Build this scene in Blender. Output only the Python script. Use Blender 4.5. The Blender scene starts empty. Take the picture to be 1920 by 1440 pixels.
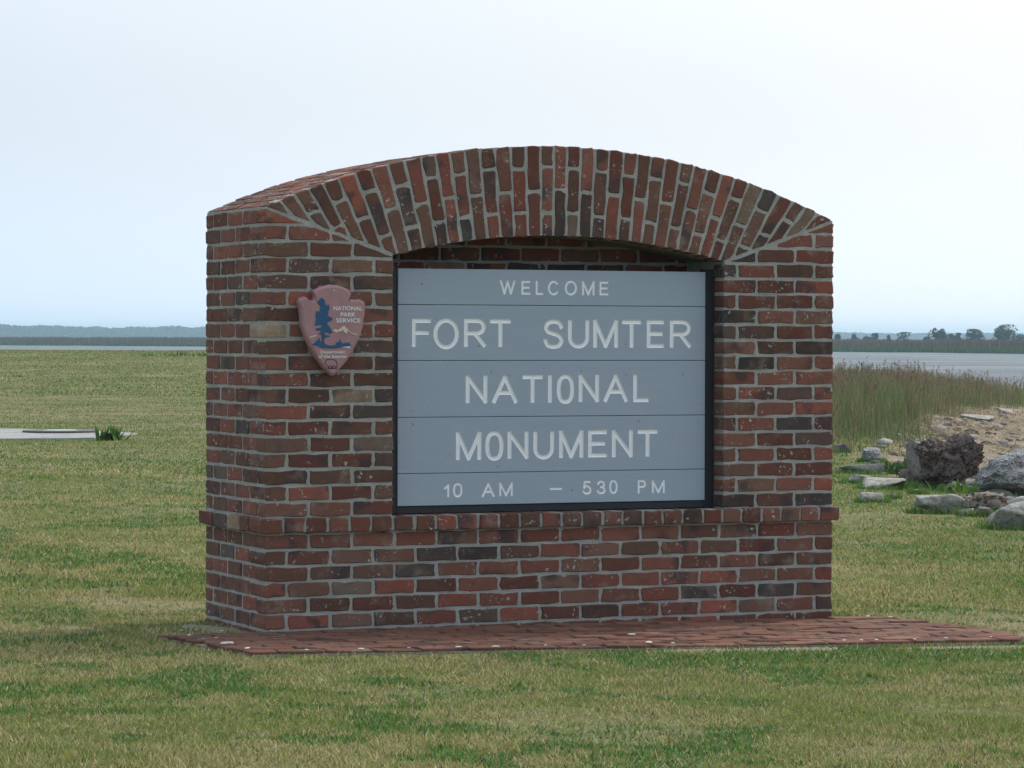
import bpy, bmesh, math, random
import numpy as np
from mathutils import Vector, Matrix
from mathutils.geometry import tessellate_polygon

SC = bpy.context.scene
COL = SC.collection
random.seed(7)
RNG = np.random.default_rng(11)
R = math.radians

# ------------------------------------------------------------------ camera
CAM = Vector((-4.7009, -13.2004, 1.288))
YAW, PITCH, ROLL = -0.41905, -0.01467, 0.00265
FWD2 = np.array([-math.sin(YAW), math.cos(YAW)])
RGT2 = np.array([math.cos(YAW), math.sin(YAW)])
_r = Vector((RGT2[0], RGT2[1], 0)); _f0 = Vector((FWD2[0], FWD2[1], 0))
_f = _f0 * math.cos(PITCH) + Vector((0, 0, 1)) * math.sin(PITCH)
_u = _r.cross(_f)
_R = _r * math.cos(ROLL) + _u * math.sin(ROLL)
_U = -_r * math.sin(ROLL) + _u * math.cos(ROLL)
cam_data = bpy.data.cameras.new('camera')
cam_data.sensor_fit = 'HORIZONTAL'; cam_data.sensor_width = 36.0; cam_data.lens = 112.5
cam_data.clip_start = 0.1; cam_data.clip_end = 20000
cam = bpy.data.objects.new('camera', cam_data); COL.objects.link(cam)
cam.matrix_world = Matrix(((_R.x, _U.x, -_f.x, CAM.x), (_R.y, _U.y, -_f.y, CAM.y), (_R.z, _U.z, -_f.z, CAM.z), (0, 0, 0, 1)))
SC.camera = cam

# ------------------------------------------------------------------ sky, sun, exposure
SUN_EL, SUN_DIR = R(46), Vector((0.94, 0.34))          # the sun stands behind the sign, to the right
SUN_AZ = math.atan2(SUN_DIR.x, SUN_DIR.y)
world = bpy.data.worlds.new('World'); SC.world = world; world.use_nodes = True
wn, wl = world.node_tree.nodes, world.node_tree.links
wn.clear()
sky = wn.new('ShaderNodeTexSky'); sky.sky_type = 'NISHITA'; sky.sun_disc = False
sky.sun_elevation = SUN_EL; sky.sun_rotation = SUN_AZ
sky.air_density = 1.0; sky.dust_density = 6.0; sky.ozone_density = 1.0; sky.altitude = 0
veil = wn.new('ShaderNodeMix'); veil.data_type = 'RGBA'; veil.inputs[0].default_value = 0.55
tc = wn.new('ShaderNodeTexCoord'); dt = wn.new('ShaderNodeVectorMath'); dt.operation = 'DOT_PRODUCT'
dt.inputs[1].default_value = tuple(Vector((SUN_DIR.x, SUN_DIR.y, 0)).normalized() * math.cos(SUN_EL) + Vector((0, 0, math.sin(SUN_EL))))
wl.new(tc.outputs['Generated'], dt.inputs[0])
mr = wn.new('ShaderNodeMapRange'); mr.inputs[1].default_value = -1; wl.new(dt.outputs['Value'], mr.inputs[0])
gl = wn.new('ShaderNodeValToRGB'); wl.new(mr.outputs[0], gl.inputs[0])     # thin milky overcast, whiter towards the sun
for k_, (p_, c_) in enumerate(((0.0, (0.51, 0.615, 0.75)), (0.67, (0.50, 0.625, 0.765)), (0.80, (0.73, 0.785, 0.845)), (1.0, (1.0, 0.99, 0.95)))):
    if k_ > 1: gl.color_ramp.elements.new(p_)
for k_, (p_, c_) in enumerate(((0.0, (0.51, 0.615, 0.75)), (0.67, (0.50, 0.625, 0.765)), (0.80, (0.73, 0.785, 0.845)), (1.0, (1.0, 0.99, 0.95)))):
    gl.color_ramp.elements[k_].position = p_; gl.color_ramp.elements[k_].color = (*c_, 1)
gm = wn.new('ShaderNodeVectorMath'); gm.operation = 'SCALE'; 
sx = wn.new('ShaderNodeSeparateXYZ'); wl.new(tc.outputs['Generated'], sx.inputs[0])
hz = wn.new('ShaderNodeMapRange'); hz.interpolation_type = 'SMOOTHSTEP'; wl.new(sx.outputs['Z'], hz.inputs[0])    # the sky pales towards the horizon all round
for k_, v_ in enumerate((0.0, 0.085, 21.0, 15.8)): hz.inputs[k_ + 1].default_value = v_
wl.new(hz.outputs[0], gm.inputs['Scale'])
wl.new(gl.outputs[0], gm.inputs[0]); wl.new(gm.outputs[0], veil.inputs[7])
wl.new(sky.outputs[0], veil.inputs[6])
bg = wn.new('ShaderNodeBackground'); bg.inputs[1].default_value = 0.118
wo = wn.new('ShaderNodeOutputWorld')
wl.new(veil.outputs[2], bg.inputs[0]); wl.new(bg.outputs[0], wo.inputs[0])
sun_data = bpy.data.lights.new('sun', 'SUN'); sun_data.energy = 2.0; sun_data.angle = R(6); sun_data.color = (1.0, 0.955, 0.88)
sun = bpy.data.objects.new('sun', sun_data); COL.objects.link(sun)
_s = Vector((SUN_DIR.x, SUN_DIR.y, 0)).normalized() * math.cos(SUN_EL) + Vector((0, 0, math.sin(SUN_EL)))
sun.rotation_euler = _s.to_track_quat('Z', 'Y').to_euler(); sun.location = (20, 10, 30)
SC.view_settings.view_transform = 'Standard'; SC.view_settings.look = 'None'
SC.view_settings.exposure = 0.0; SC.view_settings.gamma = 1.0; SC.view_settings.use_curve_mapping = False
SC.render.engine = 'CYCLES'
SC.cycles.max_bounces = 6; SC.cycles.volume_bounces = 1; SC.cycles.caustics_reflective = False; SC.cycles.caustics_refractive = False

# ------------------------------------------------------------------ helpers
def tag(o, label=None, cat=None, group=None, kind=None):
    if label: o['label'] = label
    if cat: o['category'] = cat
    if group: o['group'] = group
    if kind: o['kind'] = kind
    return o

def empty(name, loc=(0, 0, 0)):
    o = bpy.data.objects.new(name, None); COL.objects.link(o); o.location = loc; o.empty_display_size = 0.1
    return o

def link(name, me, mat=None, parent=None, loc=None):
    o = bpy.data.objects.new(name, me); COL.objects.link(o)
    if mat is not None and not me.materials: me.materials.append(mat)
    if loc is not None: o.location = loc
    if parent is not None:
        o.parent = parent
        o.matrix_parent_inverse = Matrix.Translation(-Vector(parent.location))
    return o

def mesh_of(verts, faces, name='mesh', smooth=False):
    me = bpy.data.meshes.new(name); me.from_pydata([tuple(v) for v in verts], [], faces); me.update()
    if smooth: me.polygons.foreach_set('use_smooth', [True] * len(me.polygons))
    return me

def mesh_np(V, F, name, cols=None, smooth=False):
    """V (n,3) float, F (m,k) int, cols (m,3) one colour a face"""
    me = bpy.data.meshes.new(name)
    n, (m, k) = len(V), F.shape
    me.vertices.add(n); me.vertices.foreach_set('co', np.asarray(V, np.float32).ravel())
    me.loops.add(m * k); me.loops.foreach_set('vertex_index', np.asarray(F, np.int32).ravel())
    me.polygons.add(m); me.polygons.foreach_set('loop_start', np.arange(0, m * k, k, dtype=np.int32))
    if smooth: me.polygons.foreach_set('use_smooth', np.ones(m, bool))
    me.update(calc_edges=True)
    if cols is not None:
        a = me.attributes.new('col', 'FLOAT_COLOR', 'FACE')
        a.data.foreach_set('color', np.c_[cols, np.ones(m)].astype(np.float32).ravel())
    return me

def _h(ix, iy, seed):
    v = np.sin(ix * 127.1 + iy * 311.7 + seed * 74.7) * 43758.5453
    return v - np.floor(v)

def vnoise(x, y, seed=0):
    x = np.asarray(x, float); y = np.asarray(y, float)
    xi, yi = np.floor(x), np.floor(y); fx, fy = x - xi, y - yi
    fx = fx * fx * (3 - 2 * fx); fy = fy * fy * (3 - 2 * fy)
    a = _h(xi, yi, seed); b = _h(xi + 1, yi, seed); c = _h(xi, yi + 1, seed); d = _h(xi + 1, yi + 1, seed)
    return (a * (1 - fx) + b * fx) * (1 - fy) + (c * (1 - fx) + d * fx) * fy

def fbm(x, y, seed=0, octaves=4):
    t, a, w = 0.0, 0.5, 0.0
    for i in range(octaves):
        t = t + a * vnoise(np.asarray(x) * 2 ** i + 17.3 * i, np.asarray(y) * 2 ** i - 9.1 * i, seed + i); w += a; a *= 0.5
    return t / w

def vn3(p, seed=0):
    xi = np.floor(p); f = p - xi; f = f * f * (3 - 2 * f); out = 0
    for dx in (0, 1):
        for dy in (0, 1):
            for dz in (0, 1):
                h = np.sin((xi[:, 0] + dx) * 127.1 + (xi[:, 1] + dy) * 311.7 + (xi[:, 2] + dz) * 269.5 + seed * 74.7) * 43758.5453
                h = h - np.floor(h)
                out = out + h * (f[:, 0] if dx else 1 - f[:, 0]) * (f[:, 1] if dy else 1 - f[:, 1]) * (f[:, 2] if dz else 1 - f[:, 2])
    return out

def sm(t):
    t = np.clip(t, 0, 1); return t * t * (3 - 2 * t)

# ------------------------------------------------------------------ materials
class NT:
    def __init__(s, name):
        s.m = bpy.data.materials.new(name); s.m.use_nodes = True
        s.n, s.l = s.m.node_tree.nodes, s.m.node_tree.links
        s.n.clear(); s.out = s.n.new('ShaderNodeOutputMaterial')
    def node(s, t, **kw):
        n = s.n.new(t)
        for k, v in kw.items(): setattr(n, k, v)
        return n
    def put(s, sock, v):
        if isinstance(v, bpy.types.NodeSocket): s.l.new(v, sock)
        elif isinstance(v, tuple) and len(v) == 3 and sock.type == 'RGBA': sock.default_value = (*v, 1)
        else: sock.default_value = v
    def pos(s): return s.node('ShaderNodeNewGeometry').outputs['Position']
    def objc(s): return s.node('ShaderNodeTexCoord').outputs['Object']
    def attr(s, name, out='Fac'): return s.node('ShaderNodeAttribute', attribute_name=name).outputs[out]
    def scale(s, v, k):
        n = s.node('ShaderNodeVectorMath', operation='MULTIPLY'); s.put(n.inputs[0], v); n.inputs[1].default_value = k; return n.outputs[0]
    def noise(s, v, sc, detail=3, rough=0.55, w=None, dist=0.0):
        n = s.node('ShaderNodeTexNoise'); s.put(n.inputs['Vector'], v)
        if w is not None:
            n.noise_dimensions = '4D'; s.put(n.inputs['W'], w)
        n.inputs['Scale'].default_value = sc; n.inputs['Detail'].default_value = detail; n.inputs['Roughness'].default_value = rough
        n.inputs['Distortion'].default_value = dist
        return n.outputs['Fac']
    def voro(s, v, sc, feature='F1'):
        n = s.node('ShaderNodeTexVoronoi', feature=feature); s.put(n.inputs['Vector'], v); n.inputs['Scale'].default_value = sc
        return n.outputs
    def ramp(s, f, stops, interp='LINEAR'):
        n = s.node('ShaderNodeValToRGB'); s.put(n.inputs[0], f); e = n.color_ramp.elements; n.color_ramp.interpolation = interp
        while len(e) < len(stops): e.new(0.5)
        for k, (p, c) in enumerate(stops):
            e[k].position = p; e[k].color = (c, c, c, 1) if isinstance(c, (int, float)) else (*c, 1)
        return n.outputs[0]
    def rng(s, f, a, b, c=0.0, d=1.0):
        n = s.node('ShaderNodeMapRange', interpolation_type='SMOOTHSTEP'); s.put(n.inputs[0], f)
        for i, v in enumerate((a, b, c, d)): n.inputs[i + 1].default_value = v
        return n.outputs[0]
    def math(s, op, a, b=0.0):
        n = s.node('ShaderNodeMath', operation=op); s.put(n.inputs[0], a); s.put(n.inputs[1], b); return n.outputs[0]
    def mix(s, f, a, b, mode='MIX'):
        n = s.node('ShaderNodeMix', data_type='RGBA', blend_type=mode); s.put(n.inputs[0], f); s.put(n.inputs[6], a); s.put(n.inputs[7], b); return n.outputs[2]
    def bump(s, h, dist, strength=1.0, normal=None):
        n = s.node('ShaderNodeBump'); s.put(n.inputs['Height'], h); n.inputs['Distance'].default_value = dist; n.inputs['Strength'].default_value = strength
        if normal is not None: s.put(n.inputs['Normal'], normal)
        return n.outputs[0]
    def bsdf(s, col, rough=0.8, normal=None, spec=0.3, metal=0.0):
        n = s.node('ShaderNodeBsdfPrincipled'); s.put(n.inputs['Base Color'], col); s.put(n.inputs['Roughness'], rough)
        s.put(n.inputs['Specular IOR Level'], spec); n.inputs['Metallic'].default_value = metal
        if normal is not None: s.put(n.inputs['Normal'], normal)
        s.l.new(n.outputs[0], s.out.inputs[0]); return s.m

def mat_brick(name, stops, lime=1.0):
    t = NT(name); p = t.pos(); rnd = t.attr('rnd')
    w = t.math('MULTIPLY', rnd, 57.0)
    base = t.ramp(rnd, stops)
    wn_ = t.node('ShaderNodeTexWhiteNoise', noise_dimensions='1D'); t.put(wn_.inputs['W'], t.math('MULTIPLY', rnd, 913.7))
    val = t.rng(wn_.outputs['Value'], 0.0, 1.0, 0.62, 1.22)
    hv = t.node('ShaderNodeHueSaturation'); t.put(hv.inputs['Color'], base); t.put(hv.inputs['Value'], val); hv.inputs['Saturation'].default_value = 0.94
    base = t.mix(1.0, hv.outputs[0], (1.06, 1.0, 0.87), 'MULTIPLY')
    base = t.mix(t.rng(t.noise(p, 14, 3, w=w), 0.38, 0.72), base, t.mix(0.5, base, (0.16, 0.085, 0.05)))
    base = t.mix(t.math('MULTIPLY', t.rng(t.noise(p, 7, 2, w=t.math('ADD', w, 9.0)), 0.54, 0.66), 0.8), base, (0.062, 0.050, 0.050))
    base = t.mix(t.math('MULTIPLY', t.rng(t.noise(p, 9, 4, 0.65, w=t.math('ADD', w, 23.0)), 0.54, 0.76), 0.62), base, (0.33, 0.27, 0.21))
    grain = t.noise(p, 190, 3, 0.7)
    base = t.mix(t.rng(grain, 0.3, 0.75, 0.0, 0.5), base, t.mix(0.6, base, (0.045, 0.03, 0.028)))
    sp = t.noise(p, 62, 3, 0.6, dist=0.4)
    where = t.rng(t.noise(p, 11, 2, w=t.math('ADD', w, 40.0)), 0.50, 0.64)
    spots = t.math('MULTIPLY', t.rng(sp, 0.59, 0.645), where)
    base = t.mix(t.math('MULTIPLY', spots, 0.72 * lime), base, (0.62, 0.60, 0.55))
    h = t.math('ADD', t.math('MULTIPLY', t.noise(p, 34, 4, 0.6), 0.8), t.math('MULTIPLY', grain, 0.35))
    return t.bsdf(base, 0.88, t.bump(h, 0.006, 0.8), 0.2)

M = {}
M['brick'] = mat_brick('fired_brick', [(0.0, (0.185, 0.068, 0.055)), (0.14, (0.235, 0.076, 0.059)), (0.30, (0.165, 0.086, 0.066)), (0.45, (0.215, 0.071, 0.057)),
                                       (0.60, (0.148, 0.088, 0.068)), (0.70, (0.285, 0.080, 0.057)), (0.78, (0.180, 0.102, 0.082)), (0.86, (0.140, 0.082, 0.072)), (0.91, (0.082, 0.067, 0.069)), (0.945, (0.060, 0.059, 0.069)), (0.97, (0.28, 0.20, 0.155)), (1.0, (0.32, 0.245, 0.19))])
M['paver'] = mat_brick('worn_paver', [(0.0, (0.160, 0.070, 0.055)), (0.4, (0.185, 0.078, 0.059)), (0.7, (0.145, 0.068, 0.058)), (0.9, (0.205, 0.098, 0.065)), (1.0, (0.115, 0.062, 0.055))], 0.35)

t = NT('mortar'); p = t.pos()
g = t.noise(p, 260, 3, 0.7); b = t.noise(p, 9, 4)
c = t.mix(t.rng(b, 0.3, 0.7), (0.37, 0.37, 0.33), (0.48, 0.48, 0.43))
c = t.mix(t.rng(g, 0.44, 0.74), c, (0.215, 0.215, 0.19))
c = t.mix(t.math('MULTIPLY', t.rng(t.noise(p, 60, 2), 0.62, 0.75), 0.5), c, (0.62, 0.60, 0.53))
M['mortar'] = t.bsdf(c, 0.95, t.bump(t.math('ADD', g, t.math('MULTIPLY', t.noise(p, 50, 3), 1.2)), 0.005, 0.9), 0.1)

t = NT('grey_paint'); p = t.pos()
c = t.mix(t.rng(t.noise(t.scale(p, (1.2, 1, 10)), 5, 4), 0.2, 0.8), (0.335, 0.400, 0.455), (0.355, 0.422, 0.478))
c = t.mix(t.math('MULTIPLY', t.rng(t.noise(p, 42, 2), 0.735, 0.76), 0.55), c, (0.05, 0.05, 0.055))
M['grey_paint'] = t.bsdf(c, 0.55, t.bump(t.noise(t.scale(p, (3, 1, 40)), 14, 3), 0.002, 0.35), 0.35)
t = NT('white_paint'); p = t.pos()
M['white_paint'] = t.bsdf(t.mix(t.noise(p, 60, 3), (0.84, 0.85, 0.84), (0.93, 0.93, 0.92)), 0.6, t.bump(t.noise(p, 160, 2), 0.001, 0.4), 0.3)
t = NT('black_metal'); p = t.pos()
M['black_metal'] = t.bsdf(t.mix(t.noise(p, 12, 3), (0.016, 0.017, 0.022), (0.03, 0.031, 0.036)), 0.5, t.bump(t.noise(p, 90, 2), 0.001, 0.3), 0.4)
t = NT('plaque_paint'); p = t.pos()
M['plaque'] = t.bsdf(t.mix(t.rng(t.noise(p, 14, 4), 0.3, 0.7), (0.355, 0.195, 0.20), (0.40, 0.225, 0.225)), 0.6, t.bump(t.noise(p, 70, 3), 0.002, 0.4), 0.3)
for nm, cc in (('emblem_blue', (0.03, 0.105, 0.21)), ('emblem_cream', (0.70, 0.62, 0.45)), ('emblem_white', (0.80, 0.79, 0.76)), ('emblem_navy', (0.03, 0.035, 0.075))):
    t = NT(nm); p = t.pos(); M[nm] = t.bsdf(t.mix(t.noise(p, 80, 3), cc, tuple(v * 0.82 for v in cc)), 0.6, None, 0.3)

t = NT('grass_blades'); c = t.attr('col', 'Color')
d1 = t.node('ShaderNodeBsdfDiffuse'); d2 = t.node('ShaderNodeBsdfTranslucent'); mx = t.node('ShaderNodeMixShader'); mx.inputs[0].default_value = 0.3
t.l.new(c, d1.inputs[0]); t.l.new(c, d2.inputs[0]); t.l.new(d1.outputs[0], mx.inputs[1]); t.l.new(d2.outputs[0], mx.inputs[2]); t.l.new(mx.outputs[0], t.out.inputs[0])
M['blades'] = t.m

t = NT('soil_and_sand'); p = t.pos()
n1 = t.noise(p, 0.9, 5, 0.6); n2 = t.noise(p, 26, 4, 0.7); n3 = t.noise(p, 0.16, 4)
lawn = t.mix(t.rng(n1, 0.36, 0.62), (0.165, 0.17, 0.07), (0.27, 0.235, 0.135))
lawn = t.mix(t.rng(n3, 0.4, 0.65), lawn, t.mix(0.6, lawn, (0.09, 0.125, 0.035)))
lawn = t.mix(t.rng(n2, 0.35, 0.7), lawn, t.mix(0.55, lawn, (0.06, 0.05, 0.03)))
sandc = t.mix(t.rng(t.noise(p, 1.6, 5, 0.65), 0.35, 0.68), (0.20, 0.16, 0.115), (0.29, 0.245, 0.185))
sandc = t.mix(t.math('MULTIPLY', t.rng(t.noise(p, 14, 4, 0.75), 0.56, 0.70), 0.6), sandc, (0.40, 0.37, 0.31))
mud = t.mix(t.noise(p, 0.08, 4), (0.10, 0.10, 0.055), (0.15, 0.125, 0.085))
c = t.mix(t.attr('sand'), lawn, sandc); c = t.mix(t.attr('marsh'), c, mud)
M['ground'] = t.bsdf(c, 0.95, t.bump(t.math('ADD', n2, t.noise(p, 5, 4)), 0.02, 0.6), 0.1)

t = NT('pale_sand'); p = t.pos()
M['pale_sand'] = t.bsdf(t.mix(t.rng(t.noise(p, 45, 4, 0.7), 0.3, 0.7), (0.20, 0.165, 0.12), (0.36, 0.32, 0.25)), 0.95, t.bump(t.noise(p, 110, 3), 0.006, 0.8), 0.1)

t = NT('river_water'); p = t.pos()
wv = t.noise(t.scale(p, (0.5, 0.5, 1)), 0.9, 5, 0.65, dist=0.6)
wv2 = t.noise(t.scale(p, (1, 1, 1)), 0.045, 4, 0.6)
v = t.node('ShaderNodeVectorRotate', rotation_type='Z_AXIS'); t.put(v.inputs['Vector'], p); v.inputs['Angle'].default_value = 0.419
streak = t.noise(t.scale(v.outputs[0], (0.02, 0.16, 1)), 1.0, 4, 0.6)
foam = t.math('MULTIPLY', t.rng(streak, 0.60, 0.68), 0.5)
c = t.mix(t.rng(wv2, 0.35, 0.65), (0.14, 0.168, 0.185), (0.215, 0.242, 0.26))
c = t.mix(foam, c, (0.72, 0.73, 0.72))
M['water'] = t.bsdf(c, t.mix(foam, (0.5, 0.5, 0.5), (0.8, 0.8, 0.8)), t.bump(t.math('ADD', wv, t.math('MULTIPLY', wv2, 2.0)), 1.2, 1.0), 0.03)

def mat_rock(name, a, b, dark, pits, scale=1.0, speck=None):
    t = NT(name); p = t.objc()
    n = t.noise(p, 5 * scale, 6, 0.65); f = t.noise(p, 40 * scale, 4, 0.7); vo = t.voro(t.math if False else p, 16 * scale)['Distance']
    c = t.mix(t.rng(n, 0.32, 0.68), a, b)
    pit = t.math('MULTIPLY', t.rng(vo, 0.10, 0.42, 1.0, 0.0), pits)
    c = t.mix(pit, c, dark)
    c = t.mix(t.rng(f, 0.45, 0.75, 0.0, 0.5), c, dark)
    if speck: c = t.mix(t.rng(t.noise(p, 70 * scale, 2), 0.54, 0.60), c, speck)
    h = t.math('SUBTRACT', t.math('ADD', n, t.math('MULTIPLY', f, 0.4)), t.math('MULTIPLY', pit, 0.8))
    return t.bsdf(c, 0.92, t.bump(h, 0.06, 0.9), 0.15)
M['rock_porous'] = mat_rock('porous_brown_rock', (0.26, 0.20, 0.175), (0.15, 0.115, 0.105), (0.05, 0.04, 0.038), 0.7, 1.9)
M['rock_smooth'] = mat_rock('grey_brown_rock', (0.27, 0.235, 0.215), (0.19, 0.165, 0.15), (0.08, 0.07, 0.065), 0.35, 0.8)
M['rock_pale'] = mat_rock('pale_stone', (0.47, 0.45, 0.41), (0.34, 0.32, 0.285), (0.13, 0.115, 0.10), 0.3, 0.7)
M['rock_gravel'] = mat_rock('pebbled_concrete', (0.30, 0.30, 0.29), (0.23, 0.23, 0.225), (0.09, 0.09, 0.09), 0.6, 1.5, (0.62, 0.62, 0.61))
M['rock_pink'] = mat_rock('pinkish_pitted_rock', (0.42, 0.34, 0.29), (0.30, 0.24, 0.205), (0.075, 0.055, 0.05), 0.9, 1.3)
t = NT('concrete'); p = t.pos()
M['concrete'] = t.bsdf(t.mix(t.rng(t.noise(p, 3, 5, 0.65), 0.3, 0.7), (0.26, 0.265, 0.255), (0.36, 0.365, 0.35)), 0.9, t.bump(t.noise(p, 40, 3), 0.01, 0.6), 0.2)
t = NT('cast_iron'); p = t.pos()
M['iron'] = t.bsdf(t.mix(t.noise(p, 20, 3), (0.05, 0.05, 0.055), (0.10, 0.085, 0.075)), 0.55, t.bump(t.noise(p, 60, 2), 0.004, 0.5), 0.5)
t = NT('worn_steel'); p = t.pos()
M['steel'] = t.bsdf(t.mix(t.noise(p, 14, 3), (0.50, 0.50, 0.50), (0.62, 0.62, 0.61)), 0.38, t.bump(t.noise(p, 60, 2), 0.003, 0.4), 0.5, 0.85)
t = NT('shell_white'); p = t.pos()
M['shell'] = t.bsdf(t.mix(t.noise(p, 90, 3), (0.50, 0.49, 0.45), (0.62, 0.61, 0.57)), 0.7, None, 0.3)
t = NT('bark'); M['bark'] = t.bsdf((0.07, 0.055, 0.045), 0.95, None, 0.1)

# ------------------------------------------------------------------ ground
def ds(x, y):
    dx, dy = np.asarray(x, float) - CAM.x, np.asarray(y, float) - CAM.y
    return dx * FWD2[0] + dy * FWD2[1], dx * RGT2[0] + dy * RGT2[1]

def xy(d, s):
    return CAM.x + d * FWD2[0] + s * RGT2[0], CAM.y + d * FWD2[1] + s * RGT2[1]

WATER_Z = -1.2
def lawn_edge(d):                       # how far to the right the lawn reaches at each distance
    d = np.asarray(d, float)
    return 4.0 + 0.12 * np.maximum(0, d - 34) + 0.25 * np.maximum(0, 24 - d) + 0.35 * (vnoise(d * 0.3, d * 0, 5) - 0.5)

def far_bank(d, s):
    u = np.clip(s / np.maximum(d, 1.0), -0.4, 0.4)
    return 672 - 984 * np.clip(u, -0.2, 0.2) + 26 * (fbm(u * 60, u * 0, 31) - 0.5)

def ground_z(x, y, fine=True):
    d, s = ds(x, y)
    z = -0.0116 * np.clip(x, -3, 6) - 0.022
    if fine: z = z + 0.035 * (fbm(np.asarray(x) * 0.35, np.asarray(y) * 0.35, 3) - 0.5) * sm((np.hypot(np.asarray(x) - 1.4, np.asarray(y) + .4) - 2.2) / 2.5)
    z = z + 0.80 * sm((d - 34) / 82) * sm((7 - s) / 14)
    e = s - lawn_edge(d)
    z = z - 0.13 * np.clip(e, 0, 14) * (1 - 0 * e)
    z = z + 0.10 * sm(e / 1.2) * (fbm(np.asarray(x) * 0.8, np.asarray(y) * 0.8, 9) - 0.5) * sm((6 - e) / 3)
    shore = 124 - 8 * np.clip(s / 18, -1, 1)
    z = z + (-2.4 - z) * sm((d - shore) / 30)
    bank = far_bank(d, s)
    z = np.where(d > 300, -2.4 + 1.35 * sm((d - bank) / 5 + 0.5) + 0.25 * sm((d - bank - 30) / 300), z)
    return z

def build_ground():
    ang = np.unique(np.concatenate([np.linspace(-R(13), R(13), 231), np.linspace(-math.pi, -R(13), 40), np.linspace(R(13), math.pi, 40)]))
    rad = np.concatenate([[0.02], np.geomspace(1.0, 8, 14)[:-1], np.geomspace(8, 160, 330)[:-1], np.geomspace(160, 5200, 110)])
    A, Q = np.meshgrid(ang, rad)
    D, S = Q * np.cos(A), Q * np.sin(A)
    X, Y = xy(D, S); Z = ground_z(X, Y)
    nr, na = X.shape
    V = np.stack([X, Y, Z], -1).reshape(-1, 3)
    i, j = np.meshgrid(np.arange(nr - 1), np.arange(na - 1), indexing='ij'); k = (i * na + j).ravel()
    F = np.stack([k, k + 1, k + na + 1, k + na], 1)[:, ::-1]
    me = mesh_np(V, F, 'ground', smooth=True)
    e = S - lawn_edge(D)
    n = fbm(X * 0.7, Y * 0.7, 15)
    sand = sm((e + (n - 0.5) * 2.2 + 0.1) / 0.7) * (D < 170)
    marsh = (D > 300) * 1.0
    for nm, arr in (('sand', sand), ('marsh', marsh)):
        a = me.attributes.new(nm, 'FLOAT', 'POINT'); a.data.foreach_set('value', arr.astype(np.float32).ravel())
    o = link('ground', me, M['ground']); tag(o, 'lawn and sandy shore around the brick sign', kind='structure')
build_ground()

def build_water():
    a = np.linspace(-R(60), R(60), 49); rr = np.array([40, 90, 150, 260, 420, 700, 1000, 1800, 3000, 5200.])
    A, Q = np.meshgrid(a, rr); X, Y = xy(Q * np.cos(A), Q * np.sin(A))
    V = np.stack([X, Y, np.full_like(X, WATER_Z)], -1).reshape(-1, 3); na = len(a)
    i, j = np.meshgrid(np.arange(len(rr) - 1), np.arange(na - 1), indexing='ij'); k = (i * na + j).ravel()
    me = mesh_np(V, np.stack([k, k + 1, k + na + 1, k + na], 1)[:, ::-1], 'water')
    tag(link('water', me, M['water']), 'wide grey tidal river with low ripples', kind='structure')
build_water()

# ------------------------------------------------------------------ brick sign: dimensions in metres, wall front in the plane y = 0
P, C, C0, JT = 0.2032, 0.0714, 0.0705, 0.0140
W, DEP = 14 * P - 0.008, 4 * P - 0.008
BAND0, BAND1 = 6 * C0, 0.492
OPX0, OPX1 = 0.5995, 2.2575
ECX, ECZ, ER = 1.401, -1.2773, 3.432
ICX, ICZ, IR = 1.4087, -1.6568, 3.4048
def ext_z(x): return ECZ + math.sqrt(ER * ER - (x - ECX) ** 2)
def int_z(x): return ICZ + math.sqrt(IR * IR - (x - ICX) ** 2)
SKL = ((0.0, ext_z(0.0)), (OPX0, int_z(OPX0)))
SKR = ((OPX1, int_z(OPX1)), (W, ext_z(W)))
def skew_z(x):
    (a, b) = SKL if x < 1.4 else SKR
    return a[1] + (b[1] - a[1]) * (x - a[0]) / (b[0] - a[0])

sign = empty('brick_sign', (W / 2, DEP / 2, 0))
tag(sign, 'red brick sign wall with curved arch top and projecting brick band', 'sign wall')

def clip_poly(poly, a, b, keep_left=True):
    """keeps the part of a 2-D polygon on one side of the line a-b"""
    out = []
    def side(p):
        v = (b[0] - a[0]) * (p[1] - a[1]) - (b[1] - a[1]) * (p[0] - a[0])
        return v if keep_left else -v
    for i, p in enumerate(poly):
        q = poly[(i + 1) % len(poly)]; sp, sq = side(p), side(q)
        if sp >= 0: out.append(p)
        if sp * sq < 0:
            t = sp / (sp - sq); out.append((p[0] + t * (q[0] - p[0]), p[1] + t * (q[1] - p[1])))
    return out

def area(poly):
    return 0.5 * sum(poly[i][0] * poly[(i + 1) % len(poly)][1] - poly[(i + 1) % len(poly)][0] * poly[i][1] for i in range(len(poly)))

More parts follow.
